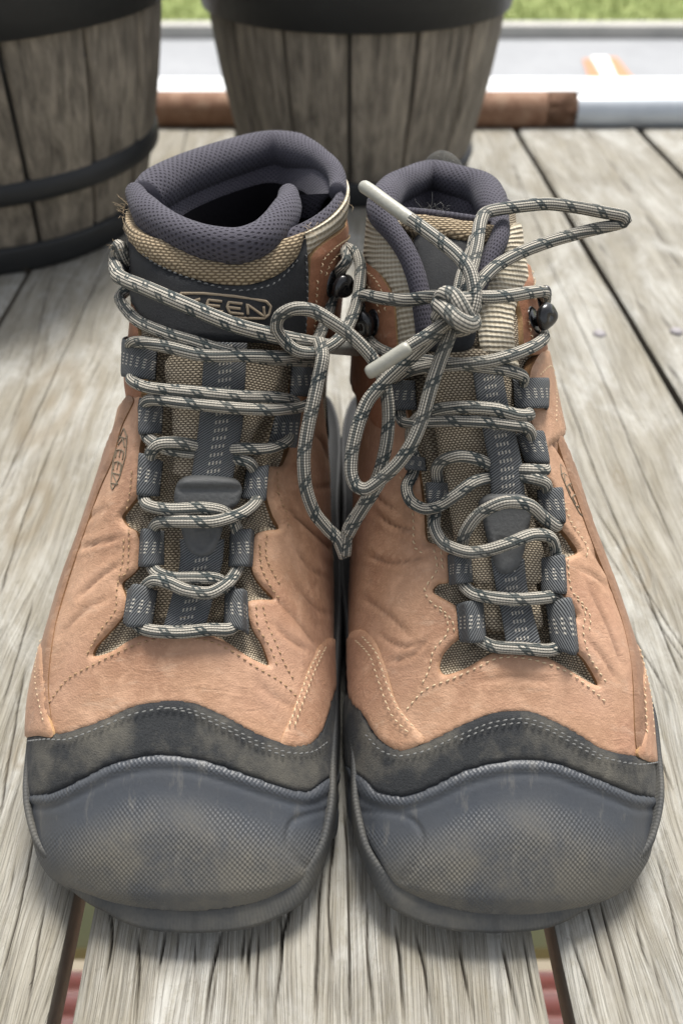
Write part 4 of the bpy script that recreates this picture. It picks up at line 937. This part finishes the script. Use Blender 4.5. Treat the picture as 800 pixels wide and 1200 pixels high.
stitches(BR, 'stitching', [[(422, 752), (438, 770), (448, 800), (462, 838), (484, 862)], [(430, 748), (446, 768), (456, 800), (470, 832), (490, 856)], [(760, 760), (756, 800), (760, 868)], [(753, 762), (749, 800), (752, 866)]], 4.0, THREAD_L, rootR, label='pale double stitching on the toe strip')
stitches(BR, 'stitching', [[(434, 862), (450, 880), (470, 886), (501, 879), (537, 862), (574, 847), (611, 842), (637, 849), (674, 869), (705, 887), (742, 895), (768, 892)], [(540, 866), (575, 852), (611, 847), (637, 854), (674, 874), (705, 892)]], 4.1, THREAD_D, rootR, label='grey stitching along the mudguard')
stitches(BR, 'stitching', [[(424, 312), (442, 326), (452, 344), (456, 370)], [(418, 322), (434, 334), (444, 350), (450, 372)], [(618, 340), (628, 320), (638, 308)], [(622, 352), (632, 330), (640, 318)], [(628, 440), (640, 430), (646, 445), (646, 500)], [(615, 380), (620, 402), (630, 410)]], 3.8, THREAD_L, rootR)
strokes(BR, 'side_emblem', word((656, 556), (680, 604), (7, -3)) + [[(655, 544), (662, 552), (674, 575), (684, 600), (685, 608), (678, 602), (666, 580), (657, 558), (655, 544)]], 2.5, .00024, DARKT, rootR)
lint(BR, rootR, [(500, 248, 5), (520, 250, 5), (515, 190, -.355), (525, 196, -.352), (436, 246, 3)], THREAD_D, 8, .005)
heel_counters(BR, rootR)

#--SETTING--
def m_wood(name='weathered_wood'):
    n = N(name); o = n.obj(); info = n.new('ShaderNodeObjectInfo'); mp = n.new('ShaderNodeVectorMath', operation='ADD')
    n.put(mp.inputs[0], o); sc = n.new('ShaderNodeVectorMath', operation='SCALE'); rn = n.comb(info.outputs['Random'], info.outputs['Random'], 0.0)
    n.put(sc.inputs[0], rn); sc.inputs['Scale'].default_value = 7.0; n.put(mp.inputs[1], sc.outputs[0]); v = mp.outputs[0]
    wv = n.noise(1, 3, v, scale=(14, 4, 5)); wx = n.sep(v); vw = n.comb(n.add(wx[0], n.mul(wv, .030)), wx[1], wx[2])
    g1 = n.noise(1, 4, vw, scale=(1300, 14, 60), ro=.65); g2 = n.noise(1, 5, vw, scale=(260, 6, 20), ro=.7)
    g3 = n.noise(1, 6, v, scale=(24, 9, 16), ro=.72, dist=.6); g4 = n.noise(1, 4, vw, scale=(2000, 34, 80), ro=.6)
    g5 = n.noise(1, 6, v, scale=(210, 110, 90), ro=.8)
    col = n.ramp(n.add(n.mul(g1, .55), n.mul(g2, .45)), [(.34, (.125, .112, .090)), (.44, (.215, .200, .168)), (.52, (.280, .266, .230)), (.66, (.385, .372, .330))])
    col = n.mix(n.map(info.outputs['Random'], 0, 1, 0, .22), col, (.26, .235, .175))
    g6 = n.noise(1, 3, vw, scale=(620, 7, 30), ro=.5); ln = n.map(n.m_('ABSOLUTE', n.sub(g6, .5)), .0, .022, 1, 0); col = n.mix(n.mul(ln, n.map(g3, .42, .60, .05, .6)), col, (.09, .078, .058))
    col = n.mix(n.map(g3, .50, .70, 0, .60), col, (.19, .165, .115))
    col = n.mix(n.map(g3, .50, .34, 0, .70), col, (.43, .425, .395))
    col = n.mix(n.map(g5, .52, .68, 0, .45), col, (.20, .18, .13))
    col = n.mix(n.map(g4, .60, .74, 0, .5), col, (.10, .088, .068))
    sp = n.noise(260, 4, v, ro=.7); col = n.mix(n.map(sp, .60, .70, 0, .35), col, (.12, .105, .08))
    cr = n.attr('crack'); col = n.mix(n.mul(cr, .92), col, (.035, .029, .022))
    kn = n.attr('tone'); col = n.mix(n.mul(kn, .62), col, (.19, .155, .105))
    h = n.sub(n.add(n.mul(g1, 1.0), n.mul(g4, .5)), n.mul(ln, .5)); b = n.bump(h, .0008, .8); b = n.bump(sp, .0004, .5, b)
    return n.out(col, .86, b, .25)
WOOD = m_wood(); 
WOOD_S = m_plain('plank_side', (.13, .115, .09), .9, .4, 300, .0004)
deck = empty('deck', (0, .4, 0)); deck['kind'] = 'structure'
VP = np.array((362., -250.))
def edge_world(slope, y0=-.13, y1=.985):
    a = at_z(362+slope*(1150+250), 1150, 0); b = at_z(362+slope*(200+250), 200, 0)
    d = (b-a)/(b[1]-a[1]); return (a+d*(y0-a[1]))[0], (a+d*(y1-a[1]))[0]
def plank(sl, sr, cracks=(), seed=0, z=0.0, dx=.0022, dy=.006, tones=(), ncr=6):
    (xl0, xl1), (xr0, xr1) = edge_world(sl), edge_world(sr); y0, y1 = -.13, .985; wd = xr0-xl0
    m = max(12, int(wd/dx)); a = np.linspace(0, 1, m+1); yv = [y0]
    while yv[-1] < y1:
        yv.append(yv[-1]+dy*(1 if .085 < yv[-1] < .42 else 2.2))
    yv[-1] = y1; yv = np.array(yv); n = len(yv); rg = np.random.default_rng(100+seed); cracks = list(cracks)
    for _ in range(ncr):
        c_ = rg.uniform(.04, .96); yc = rg.uniform(.08, .85); L_ = rg.uniform(.03, .16); dr = rg.uniform(-.004, .004); ff = lambda y: xl0+(xl1-xl0)*((y-y0)/(y1-y0))+((xr0-xl0)+((xr1-xr0)-(xr0-xl0))*((y-y0)/(y1-y0)))*c_
        cracks.append(('w', [(ff(yc), yc), (ff(yc+L_*.5)+dr, yc+L_*.5), (ff(yc+L_)+dr*.5, yc+L_)], rg.uniform(.25, .8), rg.uniform(.5, 1.5)))
    # rounded shoulders
    Yg, A = np.meshgrid(yv, a, indexing='ij'); f = (Yg-y0)/(y1-y0)
    X = (xl0+(xl1-xl0)*f)*(1-A)+(xr0+(xr1-xr0)*f)*A; e = np.minimum(A, 1-A)*wd
    rough = .0010*(fbm(Yg*14+seed*9, A*2+seed, 3)-.45)
    X = X+np.where(A < .5, 1, -1)*np.maximum(0, 1-e/.01)*rough
    Z = z-.0026*np.clip(1-e/.004, 0, 1)**2+.0022*(fbm(Yg*6+seed*5, A*3+seed*3, 3)-.45)+.0007*(fbm(Yg*9+seed, A*wd*330+seed*7, 3)-.45)
    Wp = np.stack([X, Yg, Z], -1).reshape(-1, 3); px = to_px(Wp+np.array((0, 0, 0))); cr = np.zeros(len(Wp)); tn = np.zeros(len(Wp))
    for cr_ in cracks:
        if cr_[0] == 'w': pts, wdt, dep = cr_[1:]; q = catmull(np.array(pts, float), 5)
        else: pts, wdt, dep = cr_; q = np.array([at_z(p[0], p[1], 0)[:2] for p in catmull(np.array(pts, float), 5)])
        q = resample(q, .004); sel = np.abs(Wp[:, 0]-np.interp(Wp[:, 1], *(lambda k: (q[k, 1], q[k, 0]))(np.argsort(q[:, 1])))) < .008; sel &= (Wp[:, 1] > q[:, 1].min()-.01) & (Wp[:, 1] < q[:, 1].max()+.01); ix = np.where(sel)[0]
        if not len(ix): continue
        wdt = wdt*1.15*(.75+.5*vnoise(Wp[ix, 1]*90+seed, Wp[ix, 1]*0))
        q[:, 0] += .0014*(fbm(q[:, 1]*60+seed, q[:, 1]*0+dep, 3)-.47)
        W2 = Wp[ix][:, :2]; d = dist_line(W2, q, False); en = np.minimum(np.linalg.norm(W2-q[0], axis=1), np.linalg.norm(W2-q[-1], axis=1))
        k = (1-sstep((d-wdt*.00026)/.00036))*sstep(en/.012+.1); cr[ix] = np.maximum(cr[ix], k); Wp[ix, 2] -= k*dep*.001
    for cx_, cy_, rx, ry in tones:
        c = at_z(cx_, cy_, 0); rr = np.sqrt(((Wp[:, 0]-c[0])/rx)**2+((Wp[:, 1]-c[1])/ry)**2)
        tn = np.maximum(tn, sstep(1.25-rr)*(.55+.45*np.cos(rr*14)))
    F = grid_faces(n, m+1)
    V = Wp; N0 = len(V); th = .019
    L = [i*(m+1) for i in range(n)]; Rr = [i*(m+1)+m for i in range(n)]
    low = V[L+Rr].copy(); low[:, 2] = z-th; top = V[L+Rr]
    V = np.vstack([V, top, low]); nt = 2*n; T0 = N0; B0 = N0+nt; S_ = []
    for i in range(n-1): S_.append((T0+i, T0+i+1, B0+i+1, B0+i)); S_.append((T0+n+i+1, T0+n+i, B0+n+i, B0+n+i+1))
    # end at the near and far side, and the underside
    S_ += [(B0+i, B0+i+1, B0+n+i+1, B0+n+i) for i in range(n-1)]
    S_.append(tuple([n-1+T0, B0+n-1, B0+2*n-1, T0+2*n-1])); S_.append((T0, T0+n, B0+n, B0))
    F = [f_[::-1] for f_ in F]
    return mk('plank', V, F+S_, [WOOD, WOOD_S], deck, mi=[0]*len(F)+[1]*len(S_), attr={'crack': np.r_[cr, np.zeros(2*nt)], 'tone': np.r_[tn, np.zeros(2*nt)]})
FINE = dict(dx=.00036, dy=.0028, ncr=12)
plank(-1.62, -1.30, seed=1); plank(-1.28, -.93, seed=2)
plank(-.91, -.585, seed=3, cracks=[([(0, 640), (60, 500), (110, 400)], .8, 1.5)])
plank(-.577, -.2145, seed=4, tones=[(60, 470, .035, .09), (35, 600, .02, .05), (28, 880, .007, .016)], **FINE, cracks=[([(0, 574), (40, 490), (80, 402), (115, 325), (140, 270)], 1.0, 2), ([(0, 700), (30, 600), (70, 500)], .7, 1.4), ([(0, 1150), (18, 1085), (30, 1030), (44, 960)], .7, 1.3), ([(30, 1200), (44, 1110), (55, 1050)], .6, 1.2), ([(0, 960), (12, 880), (30, 780)], .8, 1.5), ([(2, 830), (40, 700)], .6, 1.2), ([(8, 1060), (20, 1000)], .5, 1.), ([(219, 150), (214, 180), (205, 230)], 1.6, 3)])
plank(-.192, .195, seed=5, **FINE, cracks=[([(160, 1090), (163, 1130), (160, 1200)], .7, 2.5), ([(196, 1080), (190, 1115), (180, 1150)], .7, 2.5), ([(128, 1060), (132, 1100), (120, 1160)], .6, 2), ([(262, 1085), (250, 1130), (240, 1200)], .9, 3), ([(255, 1130), (248, 1180), (246, 1200)], .7, 2.5), ([(325, 1065), (330, 1110), (320, 1200)], .7, 2.5),
  ([(345, 1050), (332, 1090), (325, 1135)], .8, 2.8), ([(376, 1020), (372, 1080), (370, 1200)], .9, 3), ([(392, 960), (385, 1060), (390, 1140)], .7, 2), ([(404, 940), (407, 1030), (410, 1200)], .8, 2.6), ([(432, 1050), (430, 1120), (440, 1200)], .6, 2), ([(462, 1080), (470, 1140), (474, 1200)], .9, 3), ([(485, 1090), (500, 1150), (500, 1200)], .8, 2.6), ([(535, 1100), (545, 1150), (560, 1200)], .7, 2.2), ([(585, 1100), (600, 1160), (612, 1200)], .8, 2.4), ([(612, 1095), (622, 1150), (634, 1200)], .6, 2), ([(210, 1090), (206, 1130)], .6, 2), ([(230, 1092), (226, 1150)], .5, 1.6), ([(296, 1085), (290, 1120), (292, 1160)], .8, 2.6), ([(287, 1088), (280, 1140)], .9, 2.6), ([(305, 1085), (300, 1150), (303, 1200)], .5, 1.6)])
plank(.217, .598, seed=6, tones=[(745, 665, .012, .03), (725, 560, .006, .014), (770, 905, .006, .013)], **FINE, cracks=[([(690, 680), (740, 800), (790, 930)], .8, 1.6), ([(655, 440), (700, 560), (760, 700), (800, 800)], .7, 1.4), ([(700, 1050), (720, 1120), (740, 1200)], .7, 1.6), ([(740, 1060), (760, 1140)], .6, 1.2), ([(770, 1000), (790, 1080), (800, 1130)], .6, 1.4), ([(640, 300), (700, 430), (790, 640)], .6, 1.2), ([(668, 1095), (690, 1160), (698, 1200)], .8, 1.8), ([(780, 1180), (760, 1110)], .5, 1.1), ([(600, 190), (640, 290)], .7, 1.2)])
plank(.612, .955, seed=7, cracks=[([(680, 150), (699, 168), (740, 225), (800, 318)], 1.6, 3), ([(690, 270), (745, 350), (800, 440)], .6, 1.2)])
plank(.975, 1.33, seed=8); plank(1.35, 1.70, seed=9)
def m_nail():
    return m_plain('nail_steel', (.20, .185, .19), .6, .3, 600, .0001)
NAIL = m_nail()
for px_, py_ in ((702, 391), (792, 388)):
    c = at_z(px_, py_, .0006); V = []
    for rr, hh in ((.0048, -.002), (.0048, .0004), (.0036, .0013), (0, .0015)):
        for a in np.linspace(0, 2*math.pi, 16, endpoint=False): V.append(c+np.array((rr*math.cos(a), rr*math.sin(a), hh)))
    mk('nail', V, grid_faces(4, 16, True), NAIL, deck)
# joists under the planks
for yy in (.05, .46, .9):
    v, f = box_vf(0, yy, -.078, 2.3, .038, .09)
    if yy == .05: continue
    mk('joist', v, f, WOOD_S, deck, smooth=False)

# planters
def m_stave(name, c):
    n = N(name); g = n.noise(1, 5, scale=(160, 160, 9), ro=.65, dist=.5); g2 = n.noise(1, 5, scale=(45, 45, 14), ro=.7)
    col = n.ramp(n.add(n.mul(g, .6), n.mul(g2, .4)), [(.36, tuple(x*.45 for x in c)), (.5, c), (.66, tuple(x*1.9 for x in c))])
    col = n.mix(n.map(g2, .52, .72, 0, .5), col, (.25, .22, .17))
    return n.out(col, .75, n.bump(g, .002, .9), .3)
STAVE = m_stave('weathered_stave', (.165, .144, .116)); BAND = m_plain('black_plastic_band', (.020, .021, .022), .5, .2, 90, .0005, spec=.3)
SOIL = m_plain('potting_soil', (.035, .025, .018), .95, .5, 200, .003)
def planter(cx, cy, rb, rt, H, rim_h, ns, label, a0, hoop, extra=()):
    root = empty('barrel_planter', (cx, cy, 0)); tag(root, label, 'planter', 'barrel planters at the far side of the deck')
    R = lambda z: rb+(rt-rb)*(z/H)+.006*math.sin(math.pi*z/H)
    zb = .024
    me0 = None
    for k in range(ns):
        a1 = 2*math.pi*k/ns+a0; a2 = 2*math.pi*(k+1)/ns+a0; g = .0020/rb; V = []; zs = np.linspace(zb-.004, H-rim_h+.004, 9); prof = []
        aa = [a1+g*.5, a1+g, a1+g*1.6]+list(np.linspace(a1+g*3, a2-g*3, 5))+[a2-g*1.6, a2-g, a2-g*.5]
        off = [-.005, -.0008, -.0002]+[0]*5+[-.0002, -.0008, -.005]
        wob = random.uniform(-.0008, .0008)
        for z in zs:
            for a, o in zip(aa, off): r = R(z)+o+wob; V.append((cx+r*math.cos(a), cy+r*math.sin(a), z))
        F = grid_faces(len(zs), len(aa)); mk('stave', V, F, STAVE, root)
    def lathe(name, prof, mat, n=72, cap=False):
        V = [(cx+r*math.cos(2*math.pi*k/n), cy+r*math.sin(2*math.pi*k/n), z) for r, z in prof for k in range(n)]
        F = grid_faces(len(prof), n, True)
        if cap: F.append(tuple((len(prof)-1)*n+k for k in range(n)))
        return mk(name, V, F, mat, root)
    lathe('inner_wall', [(R(0)-.006, .002), (R(H*.5)-.006, H*.5), (R(H)-.006, H-.004)], BAND)
    lathe('base_band', [(R(0)-.004, .0), (R(0)+.004, .0005), (R(0)+.0055, .004), (R(.02)+.0055, zb-.003), (R(.02)+.004, zb), (R(.02)-.002, zb+.0005)], BAND)
    if hoop: lathe('hoop', [(R(hoop)-.002, hoop-.0085), (R(hoop)+.003, hoop-.008), (R(hoop)+.0036, hoop), (R(hoop)+.003, hoop+.008), (R(hoop)-.002, hoop+.0085)], BAND)
    lathe('rim', [(R(H-rim_h)-.002, H-rim_h), (R(H-rim_h)+.005, H-rim_h+.0006), (R(H)+.007, H-.006), (R(H)+.009, H-.003), (R(H)+.007, H), (R(H)-.008, H+.0005), (R(H)-.010, H-.004), (R(H)-.012, H-.05)], BAND)
    n = 60; V = []; rr = np.linspace(.001, R(H)-.012, 12)
    for r in rr:
        for k in range(n): V.append((cx+r*math.cos(2*math.pi*k/n), cy+r*math.sin(2*math.pi*k/n), H-.035+.008*float(fbm(np.array([r*60]), np.array([k*.4]))[0])))
    mk('soil', V, [f[::-1] for f in grid_faces(len(rr), n, True)], SOIL, root)
planter(-.318, .735, .128, .178, .204, .030, 17, 'wood look barrel planter at the left edge, nearer the camera, with a low black hoop', .1, .070)
planter(.014, .865, .112, .141, .190, .040, 15, 'wood look barrel planter behind the boots, standing by the rusty pipe', .05, 0)

# pipes along the far edge
def m_rust():
    n = N('rusty_steel'); g = n.noise(45, 6, ro=.7); f = n.noise(400, 4)
    col = n.ramp(g, [(.3, (.15, .075, .045)), (.5, (.26, .15, .095)), (.7, (.36, .24, .165))]); col = n.mix(n.mul(f, .4), col, (.10, .04, .02))
    return n.out(col, .8, n.bump(f, .0006), .3)
RUST = m_rust()
def m_galv():
    n = N('galvanised_steel'); g = n.noise(30, 5); st = n.noise(1, 5, scale=(25, 160, 160), ro=.7)
    col = n.mix(g, (.36, .39, .42), (.50, .53, .56)); sp = n.sep(n.obj())
    col = n.mix(n.mul(n.map(st, .45, .62, 0, 1), n.map(sp[2], .014, .002, 0, 1)), col, (.25, .17, .10))
    return n.out(col, n.mix(g, (.25,)*3, (.45,)*3), n.bump(st, .0003), .5, 0, .25)
GALV = m_galv()
def pipe(name, x0, x1, Y, z, r, mat, parent):
    n = 40; V = []; xs = [x0, x0+.002, x0+.003]+list(np.linspace(x0+.02, x1-.02, 24))+[x1-.003, x1-.002, x1]
    for i, x in enumerate(xs):
        e = .0016 if i in (0, len(xs)-1) else 0
        for k in range(n): a = 2*math.pi*k/n; V.append((x, Y+(r-e)*math.cos(a), z+(r-e)*math.sin(a)))
    F = grid_faces(len(xs), n, True); F += [tuple(range(n))[::-1], tuple((len(xs)-1)*n+k for k in range(n))]
    return mk(name, V, [f[::-1] for f in F], mat, parent)
xj = (657-400)/920*(1.005*CP+(.3-.02)*SP)
rp = empty('pipe', (0, 1.006, -.009)); tag(rp, 'brown rusty pipe lying along the far edge of the deck behind the planters', 'pipe')
pipe('pipe_body', -1.3, xj, 1.006, .012, .0212, RUST, rp)
pipe('pipe_lip', xj-.004, xj+.0015, 1.006, .012, .0217, RUST, rp)
gp = empty('pipe', (xj+.4, 1.006, -.009)); tag(gp, 'silver galvanised pipe butted against the end of the rusty pipe', 'pipe')
pipe('pipe_body', xj+.003, 1.3, 1.006, .0108, .0200, GALV, gp)
v, f = box_vf(0, 1.008, -.034, 2.4, .044, .050); mk('rim_joist', v, f, WOOD_S, deck, smooth=False)
PAINT = m_plain('white_paint', (.62, .63, .63), .5, .06, 40, .0004)
for yy, lab in ((1.075, 'white painted board nearest the pipes along the deck edge'), (1.150, 'white painted board farther out, beyond the narrow gap in the white edging')):
    v, f = box_vf(0, yy, -.016+(.006 if yy > 1.1 else 0), 2.8, .066, .03); b = mk('edge_board', v, f, PAINT, None, smooth=False); tag(b, lab, 'board', 'white boards edging the deck')

# ground, road, kerb, lawn far below
def sheet(name, x0, x1, y0, y1, z, mat, nx=2, ny=2):
    xs = np.linspace(x0, x1, nx); ys = np.linspace(y0, y1, ny); V = [(x, y, z) for x in xs for y in ys]
    return tag(mk(name, V, [f[::-1] for f in grid_faces(nx, ny)], mat, None, smooth=False), kind='structure')
GZ = -1.5
def m_ground(name, a, b, sc, bd=.01):
    n = N(name); g = n.noise(sc, 6, ro=.65); h = n.noise(sc*14, 4); col = n.mix(n.map(g, .35, .65), a, b); col = n.mix(n.mul(h, .35), col, tuple(x*.6 for x in a)); return n.out(col, .9, n.bump(h, bd), .2)
sheet('ground', -150, 150, -60, 200, GZ-.012, m_ground('bare_soil', (.20, .17, .12), (.32, .28, .21), .6))
sheet('road', -150, 150, 1.9, 8.55, GZ-.004, m_ground('asphalt_pale', (.27, .277, .287), (.325, .332, .342), .7, .003))
v, f = box_vf(0, 8.66, GZ+.03, 300, .20, .14); kb = mk('kerb', v, f, m_ground('kerb_concrete', (.40, .39, .36), (.5, .48, .44), 3), None, smooth=False); tag(kb, kind='structure')
GR = m_ground('lawn_green', (.20, .25, .08), (.30, .34, .13), 2.0)
sheet('lawn', -150, 150, 8.76, 200, GZ+.02, GR)
acc = Acc(); gr = np.random.default_rng(3); nG = 26000
X = gr.uniform(-6, 12, nG); Y = gr.uniform(8.76, 11.5, nG)
for x, y in zip(X, Y):
    h = gr.uniform(.04, .09); a = gr.uniform(0, math.pi); w0 = .006; l = gr.uniform(-.03, .03, 2)
    acc.V.append(np.array([(x-w0*math.cos(a), y-w0*math.sin(a), GZ+.02), (x+w0*math.cos(a), y+w0*math.sin(a), GZ+.02), (x+l[0], y+l[1], GZ+.02+h)])); acc.F.append((acc.n, acc.n+1, acc.n+2)); acc.n += 3; acc.uv.append(np.zeros((3, 2)))
g_ = acc.mk('grass', GR, None, kind='stuff'); tag(g_, 'bright green grass growing beyond the kerb', 'grass')
sheet('mulch_bed', -40, 60, 11.2, 14.5, GZ+.05, m_ground('brown_mulch', (.13, .085, .06), (.24, .17, .13), 1.5, .02))
# traffic paint on the road
OR = m_plain('orange_road_paint', (.42, .155, .06), .7, .15, 20, .001); WP = m_plain('pale_road_paint', (.75, .75, .73), .7, .1, 20, .001)
def mark(pts, mat, lab, dz):
    P = [at_z(x, y, GZ+dz) for x, y in pts]; o = mk('road_marking', P, [tuple(range(len(P)))], mat, None, smooth=False); tag(o, lab, 'marking', 'painted marks on the road'); 
    if (np.cross(P[1]-P[0], P[2]-P[0]))[2] < 0: o.data.flip_normals()
mark([(682, 69), (692, 69), (706, 92), (690, 92)], OR, 'orange painted streak on the road, the one on the left', .004)
mark([(711, 67), (722, 67), (742, 92), (724, 92)], OR, 'orange painted streak on the road, the one on the right', .004)
mark([(692, 66), (711, 66), (723, 92), (707, 92)], WP, 'pale painted patch between the two orange streaks', .004)
# corrugated red sheet below the deck, seen through the gaps
def m_red():
    n = N('red_painted_sheet'); g = n.noise(20, 4); return n.out(n.mix(g, (.85, .44, .38), (.90, .54, .47)), .5, n.bump(g, .002))
V = []; ys = np.linspace(-.32, .272, 260); xs = np.linspace(-.9, .95, 12); zb = -.62
for x in xs:
    for y in ys: V.append((x, y, zb+.011*math.sin((y-.27)*2*math.pi/.0240)))
rs = mk('corrugated_sheet', V, [f[::-1] for f in grid_faces(len(xs), len(ys))], m_red(), None)
V2 = np.array(V); V2[:, 2] -= .003
tag(rs, 'red corrugated sheet lying below the deck, seen through the gaps between planks', 'metal sheet')
sd = rs.modifiers.new('thickness', 'SOLIDIFY'); sd.thickness = .003
v, f = box_vf(0, .33, -.66, 2.0, .05, .04); bm_ = mk('timber_beam', v, f, m_plain('green_stained_timber', (.26, .27, .14), .8), None, smooth=False); tag(bm_, 'greenish timber beam beside the red sheet below the deck', 'beam')
